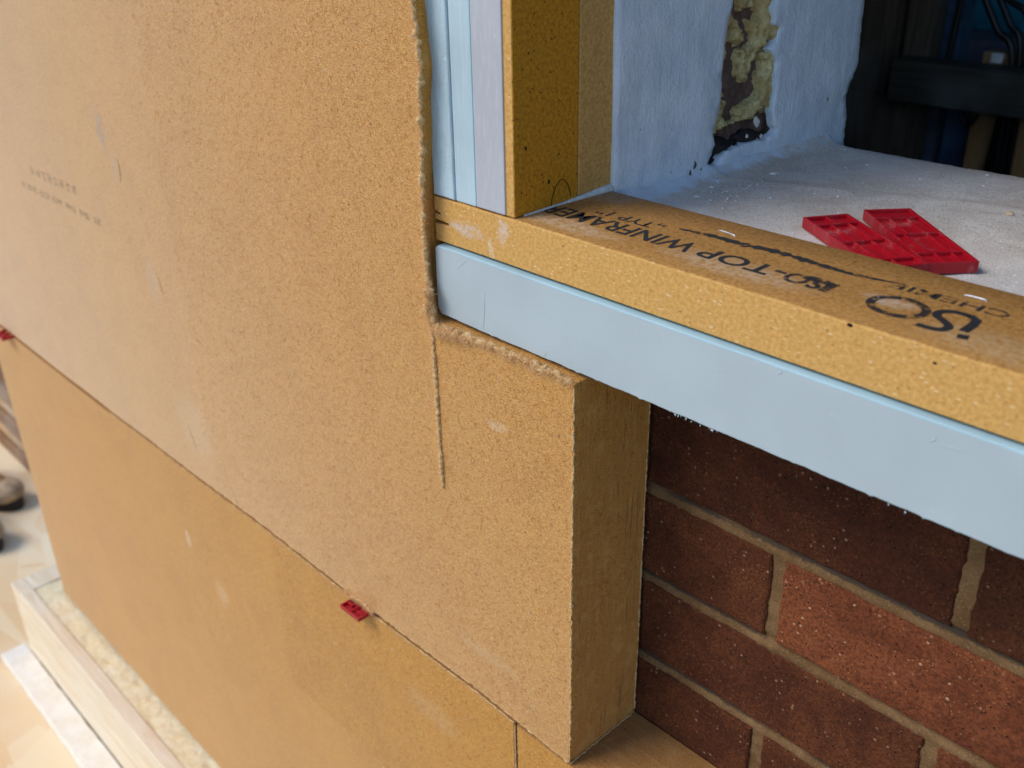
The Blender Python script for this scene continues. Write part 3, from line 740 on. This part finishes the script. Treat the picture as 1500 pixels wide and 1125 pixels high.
pydata("foam_crumbs", V, F, M_xps, xps, kind='stuff')

# ---------------------------------------------------------------- window rail (bottom frame profile)
rail = thing("window_rail", "orange-brown composite window rail with black printed lettering lying along the opening", "window rail", (-137, 11, 374.5))
pts = [(-136.6, 374.6), (900, 374.6), (900, 404.6), (-60, 404.6), (-137, 404.6), (-137.2, 396.5), (-136.9, 395.0), (-131.5, 394.2), (-131.2, 392.8), (-137, 393.0), (-137.4, 389.2), (-123.5, 388.4), (-123.2, 386.8), (-137.2, 386.4)]
ol = dense(pts, 9, True, .16, 3)
bm = bmesh.new(); slab(bm, ol, [(86.2, 0), (70, 0), (40, 0), (1.2, 0), (.3, .25), (0, .8)], lambda u, v, d: (u, 11+d, v))
obj("sawn_core", bm, [M_prof, M_prof], rail)
bm = bmesh.new()
ya = lambda x: 12.6+.5*nz(x*.03, 4)+.5*nz(x*.2, 2)
xs = np.arange(-136, 900.5, 4.0)
top = []
for x in xs:
    top.append([bm.verts.new((x, yy, zz)) for yy, zz in ((ya(x)-.5, 404.62), (ya(x), 404.95), (40, 405.0), (70, 405.0), (96.4, 404.95), (97.1, 404.3))])
for A, B in zip(top, top[1:]):
    for k in range(5): bm.faces.new((A[k], B[k], B[k+1], A[k+1]))
obj("pressed_top_face", bm, M_film, rail, smooth=True)

def text_mesh(body, size, loc, mat, parent, name="printed_lettering", off=0.0, xs=1.0, shear=0.0, spacing=1.0, sag=0):
    cu = bpy.data.curves.new(name, 'FONT'); cu.body = body; cu.size = 1.0; cu.offset = off; cu.shear = shear; cu.space_character = spacing; cu.resolution_u = 3
    to = bpy.data.objects.new("t", cu); C.objects.link(to); bpy.context.view_layer.update()
    me = bpy.data.meshes.new_from_object(to.evaluated_get(bpy.context.evaluated_depsgraph_get()))
    bpy.data.objects.remove(to); bpy.data.curves.remove(cu)
    me.transform(Matrix.Translation(Vector(loc)*MM) @ Matrix.Rotation(math.pi, 4, 'Z') @ Matrix.Diagonal((size*xs*MM, size*MM, MM, 1)))
    return link(name, me, mat, parent)
ZP = 405.14
def text_w(body):
    cu = bpy.data.curves.new("t", 'FONT'); cu.body = body; cu.size = 1.0; o = bpy.data.objects.new("t", cu); C.objects.link(o); bpy.context.view_layer.update(); w = o.dimensions.x
    bpy.data.objects.remove(o); bpy.data.curves.remove(cu); return w
def fit_text(body, x_start, x_end, y_base, cap, mat, off=.018, shear=0.0):
    size = cap/.72; w = text_w(body); return text_mesh(body, size, (x_start, y_base, ZP), mat, rail, off=off, xs=(x_start-x_end)/(w*size), shear=shear)
fit_text("WINFRAMER", 49, -64, 49.8, 16.0, M_ink, .016)
fit_text("-TOP", 107.5, 56, 48.8, 14.6, M_ink, .018)
fit_text("SO", 130, 109, 48.6, 14.0, M_ink_worn, .026)
fit_text("I", 137, 133.5, 48.6, 14.0, M_ink_worn, .02)
fit_text("\u201eTYP 1\u201c", 14, -34, 63.0, 9.4, M_ink, .014)
fit_text("CHEMIE", 212, 154, 71.2, 8.6, M_ink_worn, .012)
# big logo: strokes
def stroke(pts, w, mat, close=False, name="printed_logo"):
    P = [Vector((x, y, 0)) for x, y in pts]; n = len(P); V = []; F = []
    for i, p in enumerate(P):
        a, b = (P[i-1], P[(i+1) % n]) if close else (P[max(0, i-1)], P[min(n-1, i+1)])
        t = (b-a).normalized(); nn = Vector((-t.y, t.x, 0)); ww = w(i/(n-1)) if callable(w) else w
        V += [(p.x+nn.x*ww/2, p.y+nn.y*ww/2, ZP), (p.x-nn.x*ww/2, p.y-nn.y*ww/2, ZP)]
    for i in range(n if close else n-1):
        j = (i+1) % n; F.append((2*i, 2*i+1, 2*j+1, 2*j))
    pydata(name, V, F, mat, rail)
stroke([(169+13.0*math.cos(a), 42.6+11.2*math.sin(a)) for a in np.linspace(0, 2*math.pi, 49)[:-1]], lambda t: 4.4, M_ink_worn, True)
S = spline([(184.6, 29.4, 0), (190, 29.2, 0), (195.5, 31.0, 0), (196.5, 36.5, 0), (192, 41.2, 0), (186.8, 45.0, 0), (186.2, 50.6, 0), (191, 54.6, 0), (198, 55.0, 0)], 6)
stroke([(p.x, p.y) for p in S], 4.2, M_ink)
stroke([(203.4, 35.8), (203.6, 45), (202.6, 52), (197.6, 55.2)], 4.6, M_ink); stroke([(206.6, 27.6), (205.2, 32.6)], 4.8, M_ink)
SC = spline([(22, 64.6, 0), (34, 66.4, 0), (46, 67.4, 0), (66, 67.0, 0), (80, 69.0, 0), (95, 69.0, 0), (112, 67.4, 0), (129, 66.6, 0), (142, 68.0, 0), (153, 70.2, 0)], 10)
stroke([(p.x+.6*nz(i*.9, 1), p.y+.9*nz(i*.7, 5)) for i, p in enumerate(SC)], lambda t: 1.8+5.8*math.sin(math.pi*t**.8)*(.65+1.0*nz(t*37, 2)), M_smear, name="ink_smear")
stroke([(112+i*1.6, 47+1.6*nz(i*.5, 3)) for i in range(16)], lambda t: 7*math.sin(math.pi*min(.97, max(.03, t))), M_ink_worn, name="ink_smear")
for (x, y, L, a) in ((47.3, 76.7, 12.5, -.17), (190.7, 77.8, 10.5, .03)):
    bm = bmesh.new(); c, s = math.cos(a), math.sin(a); h = L/2
    tube(bm, spline([(x-c*h, y-s*h, 403.5), (x-c*h*.96, y-s*h*.96, 405.25), (x, y+.2, 405.45), (x+c*h*.96, y+s*h*.96, 405.25), (x+c*h, y+s*h, 403.5)], 4), .55, 8); obj("staple", bm, M_metal, rail, smooth=True)
for (x, z, r) in ((203.4, 398, .8), (162, 403.5, 1.2), (66, 382, .4), (-20, 398, .45)):
    bm = bmesh.new(); bmesh.ops.create_icosphere(bm, subdivisions=2, radius=r, matrix=Matrix.Translation((x, 10.9, z)) @ Matrix.Diagonal((1.3, .3, .8, 1)))
    obj("dark_chip", bm, M_black, rail, smooth=True)
# pale scuffed dents on the front edge
# ---------------------------------------------------------------- uprights standing on the rail's left end
def col(name, label, cat, x0, x1, y0, y1, mats, z0=405.6, bev=.5):
    t = thing(name, label, cat, ((x0+x1)/2, (y0+y1)/2, z0)); return t
t = thing("foam_strip", "rough milled light blue foam strip standing against the tan board's cut edge", "insulation strip", (-127, 30, 405.5))
bm = bmesh.new(); ol = dense([(-136.5, 405.8), (-115.6, 405.6), (-115.4, 1490), (-136.5, 1490)], 8, True, .5, 44)
slab(bm, ol, [(60, 0), (3, 0), (1.0, .2), (.3, .7), (0, 1.5)], lambda u, v, d: (u, 10.4+d, v), jit=.3); obj("foam_body", bm, [M_xps_rough, M_xps_rough], t)
t = thing("foam_strip", "smooth narrow light blue foam strip upright between the rough foam and the grey strip", "insulation strip", (-105, 30, 405.5))
bxo("foam_body", (-115.1, 11.8, 405.5), (-95.6, 70, 1490), M_xps_smooth, t, .7); bxo("raised_arris", (-97.3, 11.1, 405.9), (-95.3, 13.5, 1489), M_xps_edge, t, .6)
up2 = thing("window_upright", "upright composite window frame post with dark ochre inner face and grey front strip", "window post", (-78, 40, 405.5))
bxo("sawn_core", (-94.2, 12.0, 405.6), (-61.9, 67.6, 1490), M_prof, up2, .5)
bxo("grey_strip", (-94.8, 10.9, 405.9), (-68.8, 13.6, 1489), M_tape, up2, .8)
bm = bmesh.new(); ol = dense([(12.4, 406.2), (67.4, 406.0), (67.4, 1489), (12.4, 1489)], 6, True, .25, 9)
slab(bm, ol, [(.6, 0), (.1, 0), (0, .3)], lambda u, v, d: (-61.4-d, u, v)); obj("pressed_inner_face", bm, [M_jamb, M_jamb], up2)
bxo("planed_strip", (-94, 68.0, 407.5), (-60.7, 100.2, 1490), M_jamb2, up2, .6)
bm = bmesh.new(); bead = [(-60.9, y, 405.6+.5*nz(y*.3, 1)) for y in np.arange(58, 100, 1.5)]
tube(bm, bead, lambda t: 1.0+2.6*t+.5*nz(t*20, 3), 8); obj("sealant_bead", bm, M_seal, up2, smooth=True)
bm = bmesh.new(); tube(bm, [(-61.3, y, 405.4+.3*nz(y, 6)) for y in np.arange(20, 60, 1.5)], lambda t: .6+.5*t+.3*nz(t*30, 2), 6); obj("sealant_bead", bm, M_seal, up2, smooth=True)
for (y, z, r) in ((22, 446, 1.0), (41.5, 422, 1.2), (18, 420, .6), (50, 470, .5), (33, 490, .5), (25, 500, .6), (56, 450, .5)):
    bm = bmesh.new(); bmesh.ops.create_icosphere(bm, subdivisions=2, radius=r, matrix=Matrix.Translation((-61.3, y, z)) @ Matrix.Diagonal((.25, .8, 1.3, 1))); obj("dark_chip", bm, M_black, up2, smooth=True)
bm = bmesh.new(); tube(bm, spline([(-61.1, 43, 406.2), (-60.8, 44.5, 413), (-60.6, 49, 420), (-60.6, 54, 421), (-60.8, 58.5, 416), (-61.0, 61, 409)], 8), .22, 6); obj("stray_thread", bm, M_black, up2, smooth=True)

# ---------------------------------------------------------------- painted reveal (wall cut through at the opening)
rev = thing("window_reveal", "white painted masonry reveal with brushed paint and a ragged open cavity down its middle", "window reveal", (-60, 230, 390))
def rx(y): return -58.0 + (y-97)*(13.0/280)
def rmap(u, v, d): return (rx(u)-d - max(0, 404-v)*0.0, u, v)
hole = [(211.3, 560), (211.3, 512.8), (208.2, 503.1), (205.6, 488), (204.9, 472.8), (205.5, 447), (203.9, 438.8), (199.1, 425.3), (202.9, 416.4), (195.5, 404.0), (204.8, 401.3), (210.1, 405.2), (218.6, 409.5), (242.2, 411.3), (265.9, 409.5), (277.5, 414.7), (272.5, 419.2), (268.4, 430.4), (270.2, 441.6), (267.1, 459.2), (268.2, 465.8), (258.0, 475.6), (265.5, 480.3), (267.6, 489.9), (259.5, 491.7), (257.6, 502.4), (260.4, 508.5), (262, 560)]
inner_edge = [(376, 560), (375.5, 498.8), (375.9, 482), (378.2, 451), (371.8, 439), (366.3, 427.7), (369, 418), (372.3, 409), (371, 400), (374, 386)]
poly = [(98, 380)] + [(374, 380)] + inner_edge[::-1] + [(376, 1490), (262, 1490)] + hole[::-1] + [(211.3, 1490), (98, 1490)]
poly = [p for p in poly if p != (374, 386)]
ol = dense(poly, 2.6, True, 1.3, 17, lambda a, b: 2.2 if max(a[1], b[1]) < 600 else 60)
bm = bmesh.new()
inner = [(y+1.2*nz(y, z, 1), z+1.2*nz(y, z, 5)) for y in np.arange(103, 372, 4.5) for z in np.arange(385, 560, 4.5)]
def inside(p, poly):
    c = False; n = len(poly)
    for i in range(n):
        a, b = poly[i], poly[i-1]
        if (a[1] > p[1]) != (b[1] > p[1]) and p[0] < (b[0]-a[0])*(p[1]-a[1])/(b[1]-a[1])+a[0]: c = not c
    return c
inner = [p for p in inner if inside(p, ol) and min((p[0]-q[0])**2+(p[1]-q[1])**2 for q in ol) > 9]
cap = slab(bm, ol, [(7, 0), (4, 0), (1.8, 0), (.5, .15), (0, .5)], rmap, jit=.9, seed=5, inner=inner)
for v in cap:
    y, z = v.co.y, v.co.z
    v.co.x += 1.5*nz(y*.03, z*.018, 2) + .7*nz(y*.11, z*.06, 4) + .35*nz(y*.35, z*.2, 6) + 1.6*math.exp(-((z-432-.12*(y-300))/9)**2)*(1 if y > 280 else 0)*(.6+nz(y*.05, 3))
obj("painted_plaster", bm, [M_paint, M_paint], rev, smooth=True)
bxo("outer_leaf", (-165, 101, 382), (-68, 196, 1490), M_mass, rev, 1); bxo("inner_leaf", (-165, 283, 382), (-58, 350.5, 1490), M_mass, rev, 1)
# cavity fill: two interlocking lumpy sheets
def heightsheet(name, mat, f, y0, y1, z0, z1, st):
    ys = np.arange(y0, y1, st); zs = np.arange(z0, z1, st); V = []
    for z in zs:
        for y in ys: V.append((rx(y)-f(y, z), y, z))
    n = len(ys); F = [(j*n+i, j*n+i+1, (j+1)*n+i+1, (j+1)*n+i) for j in range(len(zs)-1) for i in range(n-1)]
    return pydata(name, V, F, mat, rev, smooth=True)
blobs = [(219.5, 488, 4.5, 6), (226, 474, 7, 8), (222, 460, 11, 9), (228, 446, 9, 9), (248, 449, 9, 8), (254, 460, 6, 14), (240, 440, 5, 4), (246, 500, 5, 5), (243, 520, 8, 8), (214, 443, 2, 2), (262, 427, 7, 8), (262, 478, 4, 5), (234, 496, 6, 7), (224, 508, 5, 8), (240, 484, 5, 5), (230, 432, 7, 5)]
def foam_d(y, z):
    base = 7 + 3.0*nz(y*.05, z*.05, 1) + 2.4*nz(y*.13, z*.13, 3) + 1.2*nz(y*.4, z*.4, 5)
    k = sum(math.exp(-(((y-a)/r)**2+((z-b)/q)**2)) for a, b, r, q in blobs) + .35*nz(y*.12, z*.12, 11) + .25*nz(y*.4, z*.4, 12)
    base += 16*max(0, min(1, (k-.27)*4))
    base += 14*max(0, min(1, (424+.10*(y-210)+5*nz(y*.16, 2, 2)-z)/4))
    base -= 4.0*math.exp(-((y-262)/12)**2)
    return base
heightsheet("cavity_foam", M_foam, foam_d, 196, 282, 396, 560, 1.1)
heightsheet("cavity_mortar", M_dark, lambda y, z: 13 + 3*nz(y*.06, z*.05, 21) + 1.8*nz(y*.2, z*.2, 23) + .9*nz(y*.5, z*.5, 25) + 5*(z < 412), 196, 282, 394, 560, 1.3)
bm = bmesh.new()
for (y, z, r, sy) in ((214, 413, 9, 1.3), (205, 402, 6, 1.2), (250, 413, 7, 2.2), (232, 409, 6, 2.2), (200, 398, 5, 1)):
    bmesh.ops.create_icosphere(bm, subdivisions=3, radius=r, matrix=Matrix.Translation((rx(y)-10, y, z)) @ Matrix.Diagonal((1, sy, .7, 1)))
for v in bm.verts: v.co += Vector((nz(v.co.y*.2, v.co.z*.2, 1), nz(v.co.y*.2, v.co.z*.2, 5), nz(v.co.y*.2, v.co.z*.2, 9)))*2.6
obj("cavity_rubble", bm, M_cavity_floor, rev, smooth=True)
bm = bmesh.new()                                              # flakes of plaster hanging in the hole
for (y, z, r) in ((255, 424, 4.2), (245, 414, 2.6), (262, 412, 2.0), (258, 410, 1.8)):
    bmesh.ops.create_icosphere(bm, subdivisions=2, radius=r, matrix=Matrix.Translation((rx(y)-4, y, z)) @ Matrix.Rotation(.6, 4, 'X') @ Matrix.Diagonal((.3, .7, 1.2, 1)))
for v in bm.verts: v.co += Vector((0, nz(v.co.y*.5, v.co.z*.5, 5), nz(v.co.y*.5, v.co.z*.5, 9)))*1.6
obj("plaster_flakes", bm, M_crumb, rev, kind='stuff')
# pock marks near the foot
for (y, z, r) in ((181, 406, 1.3), (176, 401, 1.2), (188, 401.5, .9), (168, 398.5, .8), (340, 429, .8)):
    bm = bmesh.new(); bmesh.ops.create_icosphere(bm, subdivisions=2, radius=r, matrix=Matrix.Translation((rx(y)+.4, y, z)) @ Matrix.Diagonal((.3, 1, 2.2, 1)))
    for v in bm.verts: v.co += Vector((0, nz(v.co.y, v.co.z, 5), nz(v.co.y, v.co.z, 9)))*1.6*r
    obj("paint_chip", bm, M_dark, rev, smooth=True)

# ---------------------------------------------------------------- plaster sill
sill = thing("window_sill", "dusty grey plaster sill with a wavy broken inner edge behind the window rail", "window sill", (-58, 97.5, 396))
xs = np.concatenate([np.arange(-66, 240, 2.4), np.arange(240, 1000, 12)]); nv = 86
def yback(x): return 349 + 4*nz(x*.02, 1) + 3.0*nz(x*.07, 4) + 1.2*nz(x*.3, 8) - 5*math.exp(-((x+22)/14)**2)
def sz(x, y):
    xr = rx(y); h = 395.2 + .8*nz(x*.015, y*.015, 1) + .22*nz(x*.07, y*.07, 4) + .22*nz(x*.4, y*.4, 6)
    h += 7*math.exp(-max(0, x-xr)/5.0)*(.9+.25*nz(y*.07, 7)) - 3.0*max(0, (y-320)/30)**2 - 1.5*max(0, (130-y)/30)
    h += 1.6*math.exp(-((y-215-.35*x)/7)**2)*(.5+nz(x*.03, 3)) + 1.2*math.exp(-((y-175-.5*x)/4)**2)*max(0, nz(x*.04, 6))
    return h
V = []
for x in xs:
    yb = yback(x)
    for k in range(nv):
        t = k/(nv-1); y = 97.6+(yb-97.6)*t; V.append((x, y, sz(x, y)))
    for dz, dy in ((1.0, .9), (4, 1.6), (12, 1.0), (40, .4)):
        V.append((x, yb+dy+1.2*nz(x*.3, dz), sz(x, yb)-dz))
m = nv+4; F = [(i*m+k, (i+1)*m+k, (i+1)*m+k+1, i*m+k+1) for i in range(len(xs)-1) for k in range(m-1)]
pydata("sill_plaster", V, F, M_sill, sill, smooth=True)
bm = bmesh.new()
spots = [(14, 300, 1.1), (-22, 232, 2.3), (-20, 236, 1.6), (40, 214, 1.3), (60, 290, 1.2), (-34, 175, 1.6), (-40, 190, 1.1), (-10, 160, 1.5), (-28, 150, 2.2), (0, 140, 1.3), (150, 290, 1.8), (100, 300, 1.4), (60, 128, 1.0), (-14, 200, 1.0), (10, 180, 1.4), (90, 330, 1.3)]
spots += [(random.uniform(-45, 240), random.uniform(105, 340), random.uniform(.35, .8)) for _ in range(70)] + [(random.gauss(-25, 14), random.gauss(165, 30), random.uniform(.35, .9)) for _ in range(40)]
for (x, y, r) in spots:
    bmesh.ops.create_icosphere(bm, subdivisions=1, radius=r, matrix=Matrix.Translation((x, y, sz(x, y)+r*.2)) @ Matrix.Rotation(random.random()*3, 4, 'Z') @ Matrix.Diagonal((1.3, .8, .55, 1)))
for v in bm.verts: v.co += Vector((nz(v.co.x*.9, v.co.y*.9, 1), nz(v.co.x*.9, v.co.y*.9, 5), 0))*.5
tag(obj("plaster_crumbs", bm, M_crumb, None, kind='stuff', loc=(60, 200, 396)), "pale plaster crumbs scattered over the dusty grey sill", "debris")
for (x, y, r, lab) in ((138, 250, 2.0, "small tan chip of plaster on the sill right of the red packers"), ):
    bm = bmesh.new(); bmesh.ops.create_icosphere(bm, subdivisions=2, radius=r, matrix=Matrix.Translation((x, y, sz(x, y)+.8)) @ Matrix.Diagonal((1.4, .9, .7, 1)))
    for v in bm.verts: v.co += Vector((nz(v.co.x*.6, v.co.y*.6, 1), nz(v.co.x*.6, v.co.y*.6, 5), nz(v.co.x, v.co.y, 2)*.4))*.9
    tag(obj("plaster_chip", bm, M_crumb_tan, None, loc=(x, y, sz(x, y))), lab, "debris")

# ---------------------------------------------------------------- red plastic packers
def packer(label, origin, ang, L, W, H, tilt=(0, 0), group="red plastic packers", fl=.62):
    """length runs along local +x from the origin corner, width along +y"""
    t = thing("plastic_packer", label, "packer", origin, group)
    M = Matrix.Rotation(ang, 4, 'Z') @ Matrix.Rotation(tilt[0], 4, 'Y') @ Matrix.Rotation(tilt[1], 4, 'X')
    def part(name, boxes, bev=.25):
        bm = bmesh.new()
        for a, b in boxes: box(bm, a, b, bev, 2)
        bm.transform(M); obj(name, bm, M_red, t, local=True)
    w = 1.5
    part("base_plate", [((w*.5, w*.5, .2), (L-w*.5, W-w*.5, H*fl))])
    part("rim", [((0, 0, 0), (L, w, H)), ((0, W-w, 0), (L, W, H)), ((0, w+.01, .02), (w, W-w-.01, H-.02)), ((L-w, w+.01, .02), (L, W-w-.01, H-.02))])
    return t, part, w
def ribs(part, w, L, W, H, cross, longs):
    for c in cross: part("rib", [((L*c-.6, w+.02, H*.55), (L*c+.6, W-w-.02, H-.35))], .15)
    for (a, b, q) in longs: part("rib", [((L*a+.62, W*q-.5, H*.55), (L*b-.62, W*q+.5, H-.45))], .15)
a1 = math.atan2(-49.5, 75.5); L1 = 90; W1 = 29; H1 = 6.6
# local +y is 90 deg left of +x; +x runs from the far end towards the camera
def far_corner(px, py, ang, W): return (px + math.sin(ang)*W, py - math.cos(ang)*W)
x0, y0 = far_corner(74.5, 163.5, a1, W1)
t, pt, w = packer("red ribbed plastic packer lying against the window rail, left of a pair on the sill", (x0, y0, sz(74, 160)+1.3), a1, L1, W1, H1)
ribs(pt, w, L1, W1, H1, (.17, .52, .86), ((.0, .17, .5), (.17, .52, .36), (.17, .52, .74), (.52, .86, .30), (.52, .86, .66), (.86, .99, .5)))
a2 = math.atan2(-63.5, 71); L2 = 95; W2 = 29
x0, y0 = far_corner(97, 199, a2, W2)
t, pt, w = packer("red ribbed plastic packer lying free on the sill, right of a pair", (x0, y0, sz(97, 199)+1.1), a2, L2, W2, H1)
ribs(pt, w, L2, W2, H1, (.17, .48, .82), ((.17, .48, .34), (.17, .48, .70), (.48, .82, .26), (.48, .82, .72), (.82, .98, .40), (.82, .98, .72)))
# packers pushed into the long joint: width 28 along the wall, sticking out 15 mm
def jshim(label, x, z, W, out, tw=0.0):
    t, pt, w = packer(label, (x, -out, z), tw, W, 60, 4.0, fl=.3)
    ribs(pt, 2.0, W, 60, 4.0, (.5,), ())
    for (a, b, c, d) in ((2.2, 7.0, 9.0, 9.4), (18, 5.0, 25.4, 7.4)):
        pt("rib", [((a, b, 1.2), (c, d, 3.8))], .15)
    return t
jshim("small red packer stub poking out of the long joint in the middle of the boards", -273, -2.9, 28, 15)
jshim("tiny red packer stub in the long joint at the photo's left edge", -1160, -7.4, 34, 15)

# ---------------------------------------------------------------- inside the dark room
def timber(name, label, cat, a, b, mat, bev=2.0, loc=None):
    bm = bmesh.new(); box(bm, a, b, bev, 2)
    o = obj(name, bm, mat, None, loc=loc or ((a[0]+b[0])/2, (a[1]+b[1])/2, a[2])); return tag(o, label, cat)
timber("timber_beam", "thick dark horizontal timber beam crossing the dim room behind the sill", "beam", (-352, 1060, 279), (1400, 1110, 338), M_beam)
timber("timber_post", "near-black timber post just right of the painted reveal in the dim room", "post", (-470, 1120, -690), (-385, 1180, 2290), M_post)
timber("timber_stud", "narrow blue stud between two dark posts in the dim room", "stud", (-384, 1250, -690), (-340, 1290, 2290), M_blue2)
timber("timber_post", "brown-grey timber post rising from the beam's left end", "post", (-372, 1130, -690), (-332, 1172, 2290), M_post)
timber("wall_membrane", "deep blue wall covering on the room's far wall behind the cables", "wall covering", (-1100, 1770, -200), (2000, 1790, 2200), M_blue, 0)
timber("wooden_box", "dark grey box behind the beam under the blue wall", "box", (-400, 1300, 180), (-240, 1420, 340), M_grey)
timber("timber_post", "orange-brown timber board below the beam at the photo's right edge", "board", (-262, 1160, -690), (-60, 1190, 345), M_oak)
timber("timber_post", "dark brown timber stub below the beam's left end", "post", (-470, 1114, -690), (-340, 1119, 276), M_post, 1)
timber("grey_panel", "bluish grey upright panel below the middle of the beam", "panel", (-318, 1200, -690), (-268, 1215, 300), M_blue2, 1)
timber("grey_panel", "dark upright panel left of the bluish panel below the beam", "panel", (-338, 1180, -690), (-321, 1198, 300), M_grey, 1)
def cable(label, pts, r, group="black cables hanging in the dim room"):
    bm = bmesh.new(); tube(bm, spline(pts, 8), r, 8); tag(obj("black_cable", bm, M_cable, None, smooth=True, loc=pts[0]), label, "cable", group)
cable("thick straight black cable hanging behind the beam, leftmost of the cables", [(-285, 1120, 700), (-287, 1120, 480), (-292, 1120, 400), (-296, 1118, 300)], 5)
cable("black cable curving down to the right, lowest of the bundle", [(-320, 1120, 620), (-275, 1120, 460), (-235, 1120, 385), (-205, 1122, 340), (-196, 1122, 120)], 5)
cable("black cable curving down to the right, middle of the bundle", [(-300, 1125, 640), (-262, 1125, 470), (-222, 1125, 395), (-197, 1125, 345), (-190, 1125, 100)], 4.5)
cable("black cable arching over the others, highest of the bundle", [(-270, 1130, 520), (-238, 1130, 432), (-205, 1130, 408), (-190, 1130, 375), (-188, 1130, 330), (-180, 1130, 90)], 4.5)
cable("thin black cable looping below the beam", [(-262, 1112, 300), (-258, 1112, 262), (-248, 1112, 246), (-236, 1112, 262), (-228, 1112, 300)], 2.2)
cable("black cable drop in front of the orange-brown board", [(-205, 1140, 330), (-212, 1140, 240), (-218, 1140, 150), (-225, 1140, 40)], 6)
bm = bmesh.new(); box(bm, (-232, 1112, 338.5), (-216, 1122, 352), 2, 2); tag(obj("cable_fitting", bm, M_fit, None, loc=(-224, 1117, 338)), "tiny white fitting on top of the beam among the cables", "fitting")

# ---------------------------------------------------------------- left: ledge, plank, floor clutter
led = thing("timber_ledge", "dusty timber edged ledge topped with cream insulation under the tan boards", "ledge", (-600, -10, -720))
bm = bmesh.new(); ol = dense([(-1338, -706), (600, -706), (600, -546), (-1338, -546)], 25, True, .8, 5)
slab(bm, ol, [(22, 0), (1.5, 0), (0, 1.5)], lambda u, v, d: (u, -58+d, v)); obj("side_rail", bm, [M_rail, M_rail], led)
bxo("end_rail", (-1338, -35.5, -706), (-1290, 90, -547), M_rail, led, 1.5)
ys = np.linspace(-35, 76, 28); xs = np.arange(-1288, 400, 5.0); V = []
for x in xs:
    for y in ys: V.append((x, y, -548 + 1.8*nz(x*.03, y*.05, 1) + 1.2*nz(x*.12, y*.12, 3) + .8*nz(x*.3, y*.3, 4) - 2.6*max(0, nz(x*.035, y*.07, 8)-.38)*5))
n = len(ys); F = [(i*n+k, (i+1)*n+k, (i+1)*n+k+1, i*n+k+1) for i in range(len(xs)-1) for k in range(n-1)]
pydata("cream_insulation", V, F, M_cream, led, smooth=True)
bxo("ledge_core", (-1289, -35, -704), (590, 76, -556), M_rail, led, 0)
pk = obj("floor_plank", (lambda b: (slab(b, dense([(-1368, -104), (400, -108), (400, -59.5), (-1368, -59.5)], 14, True, 1.6, 8), [(19, 0), (1.5, 0), (0, 1.4)], lambda u, v, d: (u, v, -705-d)), b)[1])(bmesh.new()), [M_plank, M_plank], None, loc=(-500, -82, -724))
tag(pk, "whitewashed plank lying on the floor along the foot of the ledge", "plank")
for i, (z, dx, mt) in enumerate(((-724, 0, M_stack2), (-676, 14, M_stack), (-630, -6, M_stack2), (-586, 22, M_stack), (-545, 5, M_stack2))):
    bm = bmesh.new(); box(bm, (-2500, 190+dx*.4, z+.5), (-1925+dx, 310, z+42), 3, 2)
    tag(obj("sawn_timber", bm, mt, None, loc=(-2100, 250, z)), ["brown sawn timber at the bottom of the blurred stack at the left edge", "pale sawn timber second from the bottom of the blurred stack", "brown sawn timber in the middle of the blurred stack", "pale sawn timber second from the top of the blurred stack", "brown sawn timber topmost in the blurred stack"][i], "timber", "sawn timbers stacked at the left")
def boot(label, x, y, ang):
    t = thing("work_boot", label, "boot", (x, y, -725), "work boots on the chipboard floor")
    M = Matrix.Rotation(ang, 4, 'Z')
    def ell(bm, c, r, sub=3): bmesh.ops.create_icosphere(bm, subdivisions=sub, radius=1, matrix=Matrix.Translation(c) @ Matrix.Diagonal((*r, 1)))
    bm = bmesh.new(); ol = [(62*math.cos(a)*(1+.0*a) + (60 if math.cos(a) > 0 else -80)*abs(math.cos(a)), 44*math.sin(a)*(1-.15*(math.cos(a) < 0))) for a in np.linspace(0, 2*math.pi, 40)[:-1]]
    slab(bm, ol, [(0, 0), (4, -1), (22, 0), (25, 2)], lambda u, v, d: (u, v, d)); bm.transform(M); obj("sole", bm, [M_sole, M_sole], t, local=True)
    bm = bmesh.new(); prof = [(-128, 40, 150), (-126, 42, 100), (-95, 42, 118), (-60, 40, 112), (-20, 40, 88), (20, 42, 72), (70, 41, 62)]
    rings = []
    for (px, hw, ht) in prof + [(105, 30, 48)]:
        rings.append([bm.verts.new((px, hw*math.cos(a)*(1-.35*max(0, math.sin(a))), 24.5+(ht-20)*max(0, math.sin(a))**.8)) for a in np.linspace(0, math.pi, 13)])
    for A, B in zip(rings, rings[1:]):
        for k in range(12): bm.faces.new((A[k], A[k+1], B[k+1], B[k]))
    bm.faces.new(rings[0]); bm.faces.new(rings[-1][::-1]); bm.transform(M); obj("upper", bm, M_boot, t, local=True, smooth=True)
    bm = bmesh.new(); ell(bm, (78, 0, 38), (44, 42.5, 27)); bm.transform(M); obj("toe_cap", bm, M_cap, t, local=True, smooth=True)
    bm = bmesh.new(); tube(bm, [(-88+38*math.cos(a), 31*math.sin(a), 134) for a in np.linspace(0, 2*math.pi, 25)], 6, 6); bm.transform(M); obj("collar", bm, M_sole, t, local=True, smooth=True)
    return t
boot("brown work boot with dusty pale toe at the photo's left edge, the upper of two", -1990, 78, 0.3)
boot("dark work boot cut off by the photo's left edge, the lower of two", -1852, -14, 0.25)
